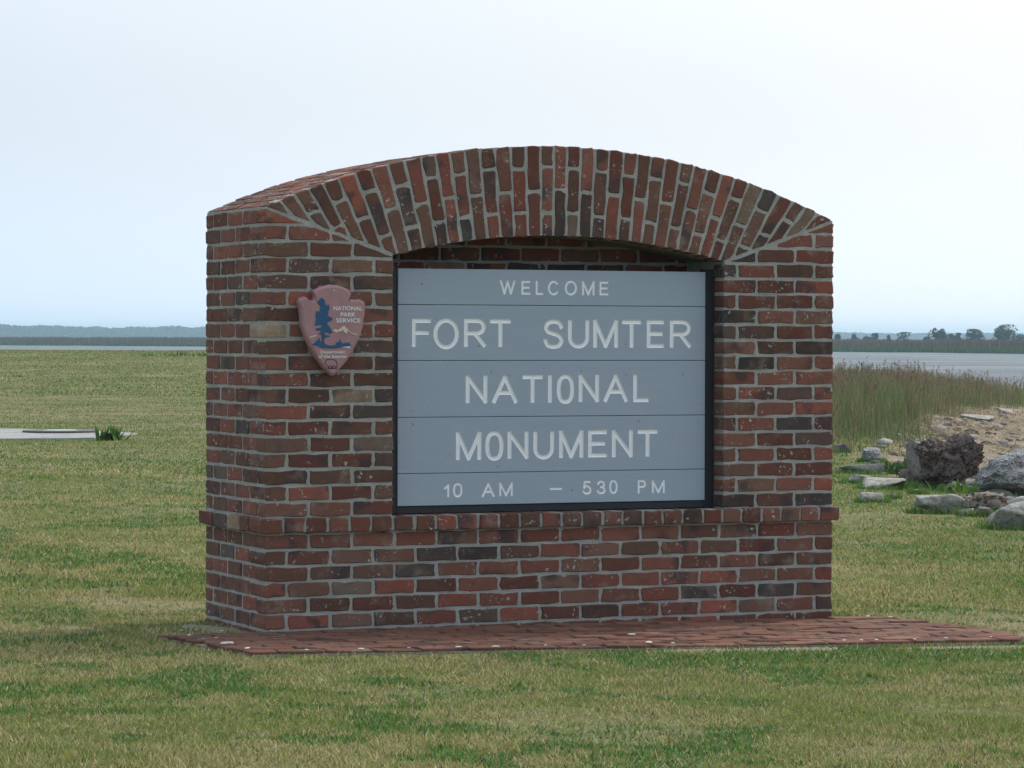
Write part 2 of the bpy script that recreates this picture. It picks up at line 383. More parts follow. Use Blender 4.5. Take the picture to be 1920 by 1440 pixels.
def brick_geo(poly, frame, depth, jit=0.0021, rad=0.0048, bev=0.0036, proud=0.0015):
    """poly: counter-clockwise outline in wall coordinates; frame: (origin, U, V, N); returns vertices, faces, centre"""
    O, U, V, N = frame
    if area(poly) < 0: poly = poly[::-1]
    pts = []
    n = len(poly)
    for i in range(n):
        p0, p1, p2 = Vector(poly[i - 1]), Vector(poly[i]), Vector(poly[(i + 1) % n])
        a, b = (p0 - p1), (p2 - p1); la, lb = a.length, b.length
        if la < 1e-6 or lb < 1e-6: continue
        rr = min(rad * random.uniform(0.45, 1.7), 0.3 * la, 0.3 * lb)
        pts.append(p1 + a / la * rr); pts.append(p1 + b / lb * rr)
        if lb > 0.11:
            for t in (0.36, 0.68): pts.append(p1 + b * (t + random.uniform(-.06, .06)))
        elif lb > 0.04: pts.append(p1 + b * random.uniform(.4, .6))
    c2 = sum(pts, Vector((0, 0))) / len(pts)
    pts = [p + Vector((random.gauss(0, jit), random.gauss(0, jit))) for p in pts]
    tu, tv, lift = random.uniform(-.02, .02), random.uniform(-.03, .03), proud + random.uniform(-.0012, .0015)
    verts, faces = [], []
    m = len(pts)
    cen = O + U * c2.x + V * c2.y
    def put(p, h): verts.append(O + U * p.x + V * p.y + N * h - cen)
    for p in pts:
        q = p - c2; L = max(q.length, 1e-4)
        pin = c2 + q * max(0.0, 1 - bev * 1.3 / L) if L > 0.02 else c2 + q * 0.7
        put(pin, lift + tu * q.x + tv * q.y)
    for p in pts: put(p, lift - bev)
    for p in pts: put(p, -depth)
    faces.append(list(range(m)))
    for i in range(m):
        j = (i + 1) % m
        faces.append([i, m + i, m + j, j]); faces.append([m + i, 2 * m + i, 2 * m + j, m + j])
    faces.append(list(range(3 * m - 1, 2 * m - 1, -1)))
    return verts, faces, cen

class Heap:                              # bricks nobody can see singly, kept in one part
    def __init__(s): s.v, s.f, s.r = [], [], []
    def add(s, vs, fs, cen, rnd):
        k = len(s.v); s.v += [v + cen for v in vs]; s.f += [[i + k for i in f] for f in fs]; s.r += [rnd] * len(fs)
    def build(s, name, mat, parent):
        me = mesh_of(s.v, s.f, name); a = me.attributes.new('rnd', 'FLOAT', 'FACE'); a.data.foreach_set('value', s.r)
        return tag(link(name, me, mat, parent), kind='stuff')

def put_brick(name, poly, frame, depth, parent, mat, rnd=None, **kw):
    vs, fs, cen = brick_geo(poly, frame, depth, **kw)
    me = mesh_of(vs, fs, name)
    a = me.attributes.new('rnd', 'FLOAT', 'FACE'); a.data.foreach_set('value', [random.random() if rnd is None else rnd] * len(fs))
    return link(name, me, mat, parent, cen)

X3, Y3, Z3 = Vector((1, 0, 0)), Vector((0, 1, 0)), Vector((0, 0, 1))
FRONT = (Vector((0, 0, 0)), X3, Z3, -Y3)
LEFT = (Vector((0, DEP, 0)), -Y3, Z3, -X3)      # u runs from the back corner to the front corner
RIGHT = (Vector((W, 0, 0)), Y3, Z3, X3)
BACK = (Vector((W, DEP, 0)), -X3, Z3, Y3)
RECESS = (Vector((0, 0.36, 0)), X3, Z3, -Y3)

# ---- mortar body
def prism(poly, y0, y1):
    n = len(poly)
    v = [(p[0], y0, p[1]) for p in poly] + [(p[0], y1, p[1]) for p in poly]
    f = [list(range(n)), list(range(2 * n - 1, n - 1, -1))] + [[i, n + i, n + (i + 1) % n, (i + 1) % n] for i in range(n)]
    return v, f
RC = 0.0022
bv, bf = [], []
def addp(vf):
    k = len(bv); bv.extend(vf[0]); bf.extend([[i + k for i in f] for f in vf[1]])
xs = sorted(set([RC, W - RC, OPX0 - RC, OPX1 + RC] + [float(v) for v in np.linspace(RC, W - RC, 61)]))
def low_of(x, inner): return (int_z(min(max(x, OPX0), OPX1)) + RC) if inner else 0.4905
for xa, xb in zip(xs[:-1], xs[1:]):
    inner = xa >= OPX0 - RC - 1e-6 and xb <= OPX1 + RC + 1e-6
    addp(prism([(xa, low_of(xa, inner)), (xb, low_of(xb, inner)), (xb, ext_z(xb) - RC), (xa, ext_z(xa) - RC)], RC, 0.366))
top = [(x, ext_z(x) - RC) for x in np.linspace(W - RC, RC, 41)]
addp(prism([(RC + .0006, -0.25), (W - RC - .0006, -0.25), (W - RC - .0006, 0.49), (RC + .0006, 0.49)], RC + .0006, 0.3655))
addp(prism([(RC, -0.25), (W - RC, -0.25), *top], 0.3645, DEP - RC))
bm = bmesh.new()
vv = [bm.verts.new(v) for v in bv]
for f in bf: bm.faces.new([vv[i] for i in f])
bmesh.ops.triangulate(bm, faces=[f for f in bm.faces if len(f.verts) > 4])
bmesh.ops.remove_doubles(bm, verts=bm.verts, dist=1e-5)
me = bpy.data.meshes.new('mortar_body'); bm.to_mesh(me); bm.free()
link('mortar_body', me, M['mortar'], sign)
# mortar bed of the projecting band
bnd = 0.019
v, f = prism([(-bnd, BAND0 + .007), (W + bnd, BAND0 + .007), (W + bnd, BAND1 - .004), (-bnd, BAND1 - .004)], -bnd, DEP + bnd)
link('band_mortar', mesh_of(v, f, 'band_mortar'), M['mortar'], sign)

# ---- courses
def rect(x0, x1, z0, z1, l, r_):
    """a brick between two joints; l / r_ = 1 where the end is an outside corner"""
    h = JT / 2; dz = random.uniform(-.0012, .0012)
    e_ = -.0028
    return [(x0 + (e_ if l else h), z0 + h * .92 + dz), (x1 - (e_ if r_ else h), z0 + h * .92 + dz + random.uniform(-.001, .001)), (x1 - (e_ if r_ else h), z1 - h * .92 + dz), (x0 + (e_ if l else h), z1 - h * .92 + dz)]

def front_run(x0, x1, full_left, full_right_edge):
    """positions of the joints of one course between two outside edges"""
    cuts = [x0]; x = x0 + (P if full_left else P / 2)
    while x < x1 - 0.055: cuts.append(x); x += P
    cuts.append(x1); return cuts

heap = Heap()
def course(z0, z1, full, upper):
    spans = [(0, W)] if not upper else [(0, OPX0), (OPX1, W)]
    for (a, b) in spans:
        if a == 0: cuts = front_run(a, b, full, True)
        else:
            q = [W]; x = W - (P if full else P / 2)
            while x > a + 0.055: q.append(x); x -= P
            cuts = (q + [a])[::-1]
        for i in range(len(cuts) - 1):
            jx = 0 if i == 0 else random.uniform(-.005, .005)
            x0, x1 = cuts[i], cuts[i + 1]
            l, r_ = i == 0, i == len(cuts) - 2
            poly = rect(x0, x1, z0, z1, l, r_)
            if upper:
                off = 0.010
                (p, q) = SKL if x0 < 1.4 else SKR
                poly = clip_poly(poly, (p[0], p[1] - off), (q[0], q[1] - off), False)
                if len(poly) < 3 or abs(area(poly)) < 0.0009: continue
            corner = (l and a == 0)
            depth = (0.0965 if full else 0.195) if corner else 0.0965
            put_brick('brick', poly, FRONT, depth, sign, M['brick'])
    # left side, behind the corner brick
    us = [(P / 2 + i * P, min(P / 2 + (i + 1) * P, DEP)) for i in range(4)] if full else [(i * P, min((i + 1) * P, DEP)) for i in range(1, 4)]
    for (u0, u1) in us:
        poly = rect(DEP - u1, DEP - u0, z0, z1, u1 > DEP - .01, False)
        put_brick('brick', poly, LEFT, 0.0965, sign, M['brick'], jit=.0015)
    for frame, L in ((RIGHT, DEP), (BACK, W)):
        x = 0.1 if full else 0.0
        x = max(x, 0.104)
        while x < L - 0.12:
            x1 = min(x + P, L - 0.10) if frame is RIGHT else min(x + P, L - 0.10)
            vs, fs, cen = brick_geo(rect(x, x1, z0, z1, 0, 0), frame, 0.03)
            heap.add(vs, fs, cen, random.random()); x += P

for k in range(-1, 6): course(k * C0, (k + 1) * C0, k % 2 != 0, False)
for j in range(19): course(BAND1 + j * C, BAND1 + (j + 1) * C, j % 2 == 0, True)

# ---- projecting band of headers
FB = (Vector((0, -0.025, 0)), X3, Z3, -Y3)
n_head = 28; hw = (W + 0.05) / n_head
for i in range(n_head):
    x0, x1 = -0.025 + i * hw, -0.025 + (i + 1) * hw
    jx = random.uniform(-.004, .004)
    h = 0.0075
    poly = [(x0 + (h + jx if i else 0), BAND0 + .004), (x1 - (h if i < n_head - 1 else 0), BAND0 + .004), (x1 - (h if i < n_head - 1 else 0), BAND1 - .001), (x0 + (h + jx if i else 0), BAND1 - .001)]
    put_brick('band_brick', poly, FB, 0.16, sign, M['brick'], random.random() * 0.93)
LB = (Vector((-0.025, DEP + .025, 0)), -Y3, Z3, -X3)
LD = DEP + .05
for i in range(4):
    u0, u1 = i * 0.188, (i + 1) * 0.188
    if u1 > LD - .1: u1 = LD - .165
    put_brick('band_brick', rect(u0, min(u1, LD - .165), BAND0 - .002, BAND1 + .004, i == 0, False), LB, 0.0965, sign, M['brick'])

# ---- arch of radial bricks
VX = [0.035, 0.096, 0.168, 0.233, 0.299, 0.376, 0.457, 0.531, 0.616, 0.694, 0.769, 0.837, 0.908, 0.98, 1.056, 1.129, 1.209, 1.279, 1.354, 1.416, 1.486, 1.557, 1.628, 1.703, 1.778, 1.846, 1.917, 1.994, 2.066, 2.135, 2.208, 2.281, 2.347, 2.425, 2.504, 2.587, 2.657, 2.724, 2.787]
EDG = [-0.002] + [(VX[i] + VX[i + 1]) / 2 for i in range(len(VX) - 1)] + [2.832]
def stripe_line(x):
    u = x - 1.39
    a = R(13 * u + 10 * u ** 3)
    p = Vector((x, ext_z(min(max(x, 0), W)))); d = Vector((-math.sin(a), -math.cos(a)))
    return p, d
def stripe_len(p, d):
    t = 0.0
    while t < 0.6:
        q = p + d * t
        low = int_z(q.x) if OPX0 <= q.x <= OPX1 else skew_z(q.x)
        if q.y <= low: return t
        t += 0.002
    return t
for i in range(len(VX)):
    (pa, da), (pb, db) = stripe_line(EDG[i]), stripe_line(EDG[i + 1])
    nrm = (pb - pa).normalized()
    hj = 0.0066
    pa2, pb2 = pa + nrm * hj, pb - nrm * hj
    La, Lb = stripe_len(pa2, da), stripe_len(pb2, db)
    def foot(p_, d_, L_):
        q = p_ + d_ * L_
        return max(L_ - (0.013 if not OPX0 <= q.x <= OPX1 else 0.0), 0.004)
    La, Lb = foot(pa2, da, La), foot(pb2, db, Lb)
    Lm = max(La, Lb)
    if i % 2 == 1: cuts = [0, 0.2015 + random.uniform(-.006, .006)]        # stretcher over stretcher
    else: cuts = [0, 0.100 + random.uniform(-.008, .008), 0.303 + random.uniform(-.006, .006)]
    cuts = [c_ for c_ in cuts if c_ < Lm - 0.045] + [9]
    for c0_, c1_ in zip(cuts[:-1], cuts[1:]):
        t0 = c0_ + (0.0 if c0_ == 0 else 0.0078)
        ta = min(La, c1_ - 0.0078) if c1_ < 9 else La
        tb = min(Lb, c1_ - 0.0078) if c1_ < 9 else Lb
        t0a, t0b = min(t0, ta), min(t0, tb)
        poly = []
        for q in (pa2 + da * t0a, pa2 + da * ta, pb2 + db * tb, pb2 + db * t0b):
            if not poly or (Vector(poly[-1]) - q).length > 0.003: poly.append((q.x, q.y))
        if len(poly) < 3 or abs(area(poly)) < 0.0006: continue
        put_brick('arch_brick', poly, FRONT, 0.0965, sign, M['brick'], jit=.0022, rad=.0055)
    # the bricks of the curved top behind the front ring
    y = 0.107 if i % 2 else 0.0 + 0.107 + P / 2
    ya = [0.104] + [v for v in np.arange(y, DEP - 0.03, P) if v > 0.13] + [DEP]
    tn = (pb - pa).normalized()
    N2 = Vector((-tn.y, 0, tn.x)) if False else Vector((-tn.y, 0.0, tn.x))
    fr = (Vector((pa.x, 0, pa.y)), Y3, Vector((-tn.x, 0, -tn.y)), N2)
    for y0, y1 in zip(ya[:-1], ya[1:]):
        Ls = (pb - pa).length
        poly = [(y0 + .005, -Ls + .0062), (y1 - .005, -Ls + .0062), (y1 - .005, -.0062), (y0 + .005, -.0062)]
        vs, fs, cen = brick_geo(poly, fr, 0.04, jit=.0015)
        heap.add(vs, fs, cen, random.random())
heap.build('top_and_back_bricks', M['brick'], sign)

# ---- recessed wall above the board
for j in range(14, 18):
    z0, z1 = BAND1 + j * C, BAND1 + (j + 1) * C
    x = OPX0 - (P / 2 if j % 2 else 0.03)
    while x < OPX1:
        x0, x1 = max(x, OPX0 + .002), min(x + P, OPX1 - .002)
        if x1 - x0 > 0.05: put_brick('recess_brick', rect(x0, x1, z0, z1, 0, 0), RECESS, 0.05, sign, M['brick'])
        x += P

# ------------------------------------------------------------------ message board with routed letters
YB = 0.085
board = empty('message_board', (1.431, 0.10, 0.495))
tag(board, 'grey painted board of five planks with routed white lettering in the brick recess', 'sign board')
BX0, BX1 = 0.6575, 2.2042
PZ = [1.5942, 1.4322, 1.1812, 0.9264, 0.6740, 0.5290]
LET = {
0: [('W', 1.1557, 1.2332, 1.4813, 1.5473), ('E', 1.2626, 1.3086, 1.4813, 1.5448), ('L', 1.3337, 1.3736, 1.4811, 1.5455), ('C', 1.3952, 1.4513, 1.4791, 1.547), ('O', 1.4802, 1.542, 1.479, 1.5479), ('M', 1.5675, 1.6314, 1.4804, 1.5463), ('E', 1.6561, 1.7021, 1.4811, 1.5453)],
1: [('F', 0.7261, 0.8199, 1.2413, 1.37), ('O', 0.8297, 0.9544, 1.2319, 1.3723), ('R', 0.9792, 1.0882, 1.2416, 1.3713), ('T', 1.1062, 1.2116, 1.2418, 1.3695), ('S', 1.3736, 1.4761, 1.2348, 1.3691), ('U', 1.4972, 1.6049, 1.2365, 1.3697), ('M', 1.6252, 1.7519, 1.2391, 1.3704), ('T', 1.7715, 1.8716, 1.2392, 1.3685), ('E', 1.8996, 1.9903, 1.2394, 1.369), ('R', 2.0194, 2.1302, 1.2395, 1.3697)],
2: [('N', 0.9886, 1.0951, 0.9871, 1.1153), ('A', 1.1183, 1.2451, 0.9863, 1.115), ('T', 1.2676, 1.3722, 0.9878, 1.1163), ('I', 1.3967, 1.4169, 0.9871, 1.1162), ('0', 1.4415, 1.529, 0.9827, 1.1184), ('N', 1.552, 1.6555, 0.9894, 1.1181), ('A', 1.6786, 1.8029, 0.9887, 1.1177), ('L', 1.8308, 1.9129, 0.9886, 1.1175)],
3: [('M', 0.9413, 1.0659, 0.7307, 0.8602), ('0', 1.0856, 1.1751, 0.7271, 0.8624), ('N', 1.1957, 1.3, 0.7337, 0.8612), ('U', 1.3244, 1.4284, 0.7296, 0.8608), ('M', 1.4539, 1.5767, 0.7336, 0.8627), ('E', 1.6007, 1.6981, 0.7358, 0.8616), ('N', 1.7222, 1.8294, 0.7342, 0.862), ('T', 1.8528, 1.9581, 0.735, 0.8616)],
4: [('1', 0.8825, 0.9093, 0.5648, 0.6244), ('0', 0.9269, 0.9738, 0.564, 0.6298), ('A', 1.0685, 1.1325, 0.5622, 0.6273), ('M', 1.1547, 1.2226, 0.5647, 0.6282), ('-', 1.4069, 1.4696, 0.5879, 0.6015), ('5', 1.5732, 1.6182, 0.5654, 0.6292), ('3', 1.6456, 1.6907, 0.5658, 0.6289), ('0', 1.7091, 1.7526, 0.5663, 0.6312), ('P', 1.8552, 1.8991, 0.5646, 0.6289), ('M', 1.9287, 1.9958, 0.5649, 0.6274)]}
SWID = {0: 0.0105, 1: 0.0195, 2: 0.0195, 3: 0.0195, 4: 0.0105}

def catmull(pts, n=5):
    out = []
    for i in range(len(pts) - 1):
        p0 = pts[max(i - 1, 0)]; p1 = pts[i]; p2 = pts[i + 1]; p3 = pts[min(i + 2, len(pts) - 1)]
        for k in range(n):
            t = k / n
            out.append(tuple(0.5 * (2 * p1[a] + (p2[a] - p0[a]) * t + (2 * p0[a] - 5 * p1[a] + 4 * p2[a] - p3[a]) * t * t + (3 * p1[a] - p0[a] - 3 * p2[a] + p3[a]) * t ** 3) for a in (0, 1)))
    return out + [pts[-1]]

def arc(cx, cy, rx, ry, a0, a1, n, pw=1.0):
    o = []
    for k in range(n + 1):
        a = R(a0 + (a1 - a0) * k / n); c_, s_ = math.cos(a), math.sin(a)
        o.append((cx + rx * math.copysign(abs(c_) ** pw, c_), cy + ry * math.copysign(abs(s_) ** pw, s_)))
    return o

def strokes(ch):
    """centre lines in a unit box: (closed, points)"""
    L = lambda *p: (False, list(p))
    bowl = [(0, 1), (.62, 1)] + arc(.62, .745, .36, .255, 80, -80, 9) + [(.62, .49), (0, .49)]
    return {
        'W': [L((0, 1), (.26, 0)), L((.26, 0), (.5, .96)), L((.5, .96), (.74, 0)), L((.74, 0), (1, 1))],
        'E': [L((0, 0), (0, 1)), L((0, 1), (1, 1)), L((0, .51), (.9, .51)), L((0, 0), (1, 0))],
        'F': [L((0, 0), (0, 1)), L((0, 1), (1, 1)), L((0, .51), (.86, .51))],
        'L': [L((0, 1), (0, 0)), L((0, 0), (1, 0))],
        'T': [L((0, 1), (1, 1)), L((.5, 1), (.5, 0))],
        'I': [L((.5, 0), (.5, 1))],
        '-': [L((0, .5), (1, .5))],
        'N': [L((0, 0), (0, 1)), L((0, 1), (1, 0)), L((1, 0), (1, 1))],
        'M': [L((0, 0), (0, 1)), L((0, 1), (.5, 0)), L((.5, 0), (1, 1)), L((1, 1), (1, 0))],
        'A': [L((0, 0), (.5, 1)), L((.5, 1), (1, 0)), L((.2, .36), (.8, .36))],
        'O': [(True, arc(.5, .5, .5, .5, 0, 360, 28)[:-1])],
        '0': [(True, arc(.5, .5, .5, .5, 0, 360, 28, 0.82)[:-1])],
        'C': [(False, arc(.52, .5, .52, .5, 42, 318, 20))],
        'U': [(False, [(0, 1), (0, .38)] + arc(.5, .36, .5, .36, 190, 350, 12) + [(1, .38), (1, 1)])],
        'R': [L((0, 0), (0, 1)), (False, bowl), L((.48, .49), (1, 0))],
        'P': [L((0, 0), (0, 1)), (False, bowl)],
        'S': [(False, catmull([(.97, .78), (.82, .95), (.5, 1), (.2, .95), (.04, .77), (.17, .6), (.5, .52), (.83, .43), (.98, .24), (.82, .05), (.5, 0), (.16, .05), (0, .25)]))],
        '3': [(False, catmull([(.03, .8), (.2, .96), (.5, 1), (.8, .94), (.92, .76), (.8, .58), (.42, .53)])), (False, catmull([(.42, .53), (.82, .48), (1, .27), (.86, .06), (.5, 0), (.15, .05), (0, .22)]))],
        '5': [L((.92, 1), (.17, 1)), L((.17, 1), (.08, .5)), (False, catmull([(.08, .5), (.3, .63), (.62, .62), (.93, .46), (1, .28), (.86, .06), (.5, 0), (.18, .05), (0, .2)]))],
        '1': [L((1, 0), (1, 1)), L((1, .98), (0, .72))],
    }[ch]

def groove(closed, pts, w, dep):
    """one routed stroke as a closed solid: wide at the face, narrow at the bottom"""
    pts = [Vector(p) for p in pts]
    n = len(pts); offs = []
    for i in range(n):
        a = pts[i] - pts[i - 1] if (i > 0 or closed) else None
        b = pts[(i + 1) % n] - pts[i] if (i < n - 1 or closed) else None
        ds_ = [v.normalized() for v in (a, b) if v is not None]
        t_ = sum(ds_, Vector((0, 0))); t_ = t_.normalized() if t_.length > 1e-6 else ds_[0]
        nn = Vector((-t_.y, t_.x)); k = 1.0 / max(0.5, abs(t_.dot(ds_[0]))); offs.append(nn * k)
    prof = [(-w * .56, .0016), (w * .56, .0016), (w * .30, -dep), (-w * .30, -dep)]
    V_, F_ = [], []
    for p, o_ in zip(pts, offs):
        for off, h in prof:
            q = p + o_ * off; V_.append((q.x, YB - h, q.y))
    for i in range(n if closed else n - 1):
        j = (i + 1) % n
        for k in range(4):
            F_.append([4 * i + k, 4 * i + (k + 1) % 4, 4 * j + (k + 1) % 4, 4 * j + k])
    if not closed: F_ += [[3, 2, 1, 0], [4 * n - 4, 4 * n - 3, 4 * n - 2, 4 * n - 1]]
    return V_, F_

def cut_plank(i):
    z1, z0 = PZ[i] - (0.0 if i == 0 else 0.0012), PZ[i + 1] + (0.0012 if i < 4 else 0.0)
    bm = bmesh.new(); bmesh.ops.create_cube(bm, size=1)
    for v in bm.verts: v.co = Vector(((BX0 + BX1) / 2 + v.co.x * (BX1 - BX0), YB + 0.017 + v.co.y * 0.034, (z0 + z1) / 2 + v.co.z * (z1 - z0)))
    bmesh.ops.bevel(bm, geom=[e for e in bm.edges], offset=0.0016, segments=1, affect='EDGES')
    me = bpy.data.meshes.new('plank'); bm.to_mesh(me); bm.free()
    me.materials.append(M['grey_paint']); me.materials.append(M['white_paint'])
    pl = bpy.data.objects.new('plank', me); COL.objects.link(pl)
    w = SWID[i]; bm = bmesh.new()
    for ch, x0, x1, zz0, zz1 in LET[i]:
        bx, bz = x0 + w / 2, zz0 + w / 2; sx, sz = max(x1 - x0 - w, 0), max(zz1 - zz0 - w, 0)
        for closed, pts in strokes(ch):
            q = [(bx + a * sx, bz + b * sz) for a, b in pts]
            if not closed and len(q) == 2:                       # square stroke ends reach past the joint
                a, b = Vector(q[0]), Vector(q[1]); d_ = (b - a).normalized() * w * .42
                q = [tuple(a - d_), tuple(b + d_)]
            elif not closed:
                a, b = Vector(q[0]), Vector(q[1]); q[0] = tuple(a - (b - a).normalized() * w * .35)
                a, b = Vector(q[-1]), Vector(q[-2]); q[-1] = tuple(a - (b - a).normalized() * w * .35)
            V_, F_ = groove(closed, q, w, w * 0.26 + random.uniform(0, 0.0004))
            vs = [bm.verts.new(v) for v in V_]
            for f in F_: bm.faces.new([vs[k] for k in f]).material_index = 1
    bmesh.ops.recalc_face_normals(bm, faces=bm.faces)
    cm = bpy.data.meshes.new('cutter'); bm.to_mesh(cm); bm.free()
    cm.materials.append(M['grey_paint']); cm.materials.append(M['white_paint'])
    co = bpy.data.objects.new('cutter', cm); COL.objects.link(co)
    mod = pl.modifiers.new('carve', 'BOOLEAN'); mod.object = co; mod.operation = 'DIFFERENCE'; mod.solver = 'EXACT'; mod.use_self = True
    dg = bpy.context.evaluated_depsgraph_get()
    new = bpy.data.meshes.new_from_object(pl.evaluated_get(dg))
    bpy.data.objects.remove(pl); bpy.data.objects.remove(co)
    # the painted groove faces of each letter become that letter
    bm = bmesh.new(); bm.from_mesh(new)
    white = {}
    for f in bm.faces:
        if f.material_index == 1:
            x = f.calc_center_median().x
            k = min(range(len(LET[i])), key=lambda q: max(LET[i][q][1] - x, x - LET[i][q][2], 0))
            white.setdefault(k, []).append(f)
    letters = []
    for k in sorted(white):
        vmap, vs, fs = {}, [], []
        cx = (LET[i][k][1] + LET[i][k][2]) / 2; cz = (LET[i][k][3] + LET[i][k][4]) / 2
        for f in white[k]:
            idx = []
            for v in f.verts:
                if v.index not in vmap: vmap[v.index] = len(vs); vs.append((v.co.x - cx, v.co.y - YB, v.co.z - cz))
                idx.append(vmap[v.index])
            fs.append(idx)
        letters.append((mesh_of(vs, fs, 'letter'), (cx, YB, cz)))
    bmesh.ops.delete(bm, geom=[f for f in bm.faces if f.material_index == 1], context='FACES')
    me = bpy.data.meshes.new('plank'); bm.to_mesh(me); bm.free()
    cen = Vector(((BX0 + BX1) / 2, YB, (z0 + z1) / 2)); me.transform(Matrix.Translation(-cen))
    pl = link('plank', me, M['grey_paint'], board, cen)
    for m_, c_ in letters: 
        lo = bpy.data.objects.new('letter', m_); COL.objects.link(lo); m_.materials.append(M['white_paint'])
        lo.parent = pl; lo.location = Vector(c_) - cen
for i in range(5): cut_plank(i)

def box_mesh(x0, x1, y0, y1, z0, z1, bev=0.002, name='box'):
    bm = bmesh.new(); bmesh.ops.create_cube(bm, size=1)
    for v in bm.verts: v.co = Vector(((v.co.x) * (x1 - x0), v.co.y * (y1 - y0), v.co.z * (z1 - z0)))
    if bev: bmesh.ops.bevel(bm, geom=list(bm.edges), offset=bev, segments=1, affect='EDGES')
    me = bpy.data.meshes.new(name); bm.to_mesh(me); bm.free()
    return me, Vector(((x0 + x1) / 2, (y0 + y1) / 2, (z0 + z1) / 2))
for nm, b_ in (('frame_post', (OPX0 + .001, BX0 - .0015, .093, .145, .494, 1.606)), ('frame_post', (BX1 + .0015, OPX1 - .001, .093, .145, .494, 1.606)),
               ('frame_rail', (BX0 - .001, BX1 + .001, .095, .145, .494, .5275)), ('backing_sheet', (BX0 - .001, BX1 + .001, .121, .140, .529, 1.590))):
    me, c_ = box_mesh(*b_, name=nm); link(nm, me, M['black_metal'], board, c_)

# ------------------------------------------------------------------ arrowhead plaque
YP = -0.055
plq = empty('arrowhead_plaque', (0.336, -0.005, 1.27))
tag(plq, 'pink arrowhead shaped plaque with blue tree emblem on the left brick pier', 'plaque')
A_OUT = [(-0.0379, 0.2428), (-0.0101, 0.2398), (0.0178, 0.2312), (0.0317, 0.2216), (0.0439, 0.2087), (0.0422, 0.1973), (0.037, 0.1875), (0.0423, 0.181), (0.0667, 0.1779), (0.0912, 0.1797), (0.1052, 0.17), (0.1104, 0.1586), (0.1087, 0.1325), (0.1053, 0.0966), (0.1002, 0.0574), (0.0897, 0.0248), (0.0775, -0.0013), (0.0619, -0.0307), (0.0428, -0.06), (0.0219, -0.0893), (-0.0024, -0.1186), (-0.0232, -0.1414), (-0.0406, -0.1543), (-0.058, -0.1413), (-0.0788, -0.1201), (-0.0996, -0.0958), (-0.1204, -0.0666), (-0.1377, -0.039), (-0.1516, -0.0147), (-0.1672, 0.0176), (-0.1775, 0.05), (-0.1845, 0.0823), (-0.188, 0.1146), (-0.1898, 0.1405), (-0.1949, 0.1566), (-0.2001, 0.1695), (-0.195, 0.1793), (-0.183, 0.1875), (-0.1709, 0.1908), (-0.1588, 0.1844), (-0.145, 0.1732), (-0.1278, 0.1765), (-0.1226, 0.1895), (-0.1261, 0.2025), (-0.1313, 0.2154), (-0.1175, 0.2252), (-0.0968, 0.2351), (-0.0691, 0.2412)]
A_TREE = [(-0.095, 0.1904), (-0.0898, 0.1833), (-0.0821, 0.1801), (-0.0793, 0.1639), (-0.0724, 0.1526), (-0.0637, 0.1601), (-0.0603, 0.1494), (-0.0568, 0.1397), (-0.0637, 0.1315), (-0.0637, 0.1218), (-0.0688, 0.1088), (-0.0584, 0.1056), (-0.0445, 0.0975), (-0.0435, 0.091), (-0.0549, 0.0861), (-0.0688, 0.0812), (-0.0688, 0.0698), (-0.0584, 0.0634), (-0.0514, 0.0504), (-0.0444, 0.0374), (-0.0548, 0.0293), (-0.0652, 0.0341), (-0.0756, 0.039), (-0.0825, 0.0276), (-0.0687, 0.0227), (-0.0548, 0.0212), (-0.0583, 0.0163), (-0.0721, 0.0179), (-0.0738, 0.0097), (-0.0825, 0.0146), (-0.0835, -0.0081), (-0.0755, -0.0162), (-0.0582, -0.0211), (-0.0304, -0.0194), (-0.027, -0.008), (-0.0131, -0.0048), (-0.0096, 0.0109), (-0.0054, -0.0047), (0.0078, -0.0129), (0.0182, -0.0063), (0.0235, -0.0128), (0.0339, -0.0047), (0.0374, -0.0161), (0.0462, -0.0226), (0.0427, -0.0275), (0.0113, -0.0268), (-0.0096, -0.0308), (-0.0339, -0.0347), (-0.0582, -0.0341), (-0.0859, -0.0335), (-0.1101, -0.0276), (-0.0997, -0.0244), (-0.1378, -0.0196), (-0.1395, -0.0163), (-0.1257, -0.0098), (-0.1205, 0.0015), (-0.1153, -0.0049), (-0.1085, 0.0145), (-0.1033, 0.0016), (-0.0998, -0.0049), (-0.0946, -0.0017), (-0.0964, 0.0275), (-0.1068, 0.0275), (-0.1102, 0.0324), (-0.0999, 0.0356), (-0.0982, 0.0454), (-0.1206, 0.0437), (-0.1224, 0.0534), (-0.1034, 0.0567), (-0.0947, 0.06), (-0.0965, 0.0697), (-0.1207, 0.0647), (-0.1276, 0.0663), (-0.1241, 0.0761), (-0.1283, 0.0809), (-0.1172, 0.0826), (-0.1259, 0.089), (-0.119, 0.0956), (-0.1242, 0.1052), (-0.1225, 0.1215), (-0.1191, 0.1296), (-0.1035, 0.1281), (-0.1035, 0.1394), (-0.1001, 0.1475), (-0.1139, 0.1653), (-0.1174, 0.1717), (-0.107, 0.175), (-0.1071, 0.1832), (-0.1001, 0.1832)]
A_MTN = [(-0.0427, 0.0439), (-0.0306, 0.0514), (-0.0219, 0.0466), (-0.008, 0.0538), (0.0094, 0.0662), (0.0216, 0.0539), (0.0426, 0.0361), (0.074, 0.0274), (0.0723, 0.0238), (0.0461, 0.0318), (0.0251, 0.0441), (0.0234, 0.0295), (0.0077, 0.0392), (0.0059, 0.049), (-0.0097, 0.0392), (-0.0184, 0.0417), (-0.0236, 0.0352), (-0.034, 0.0407)]
A_MTL = [(-0.1516, 0.0167), (-0.1344, 0.0216), (-0.1189, 0.0249), (-0.1188, 0.0203), (-0.1344, 0.0167), (-0.1492, 0.0125)]
A_RIV = [(-0.0009, -0.0275), (0.0218, -0.0255), (0.0462, -0.0242), (0.0322, -0.0288), (0.0427, -0.0346), (0.0253, -0.0314)]
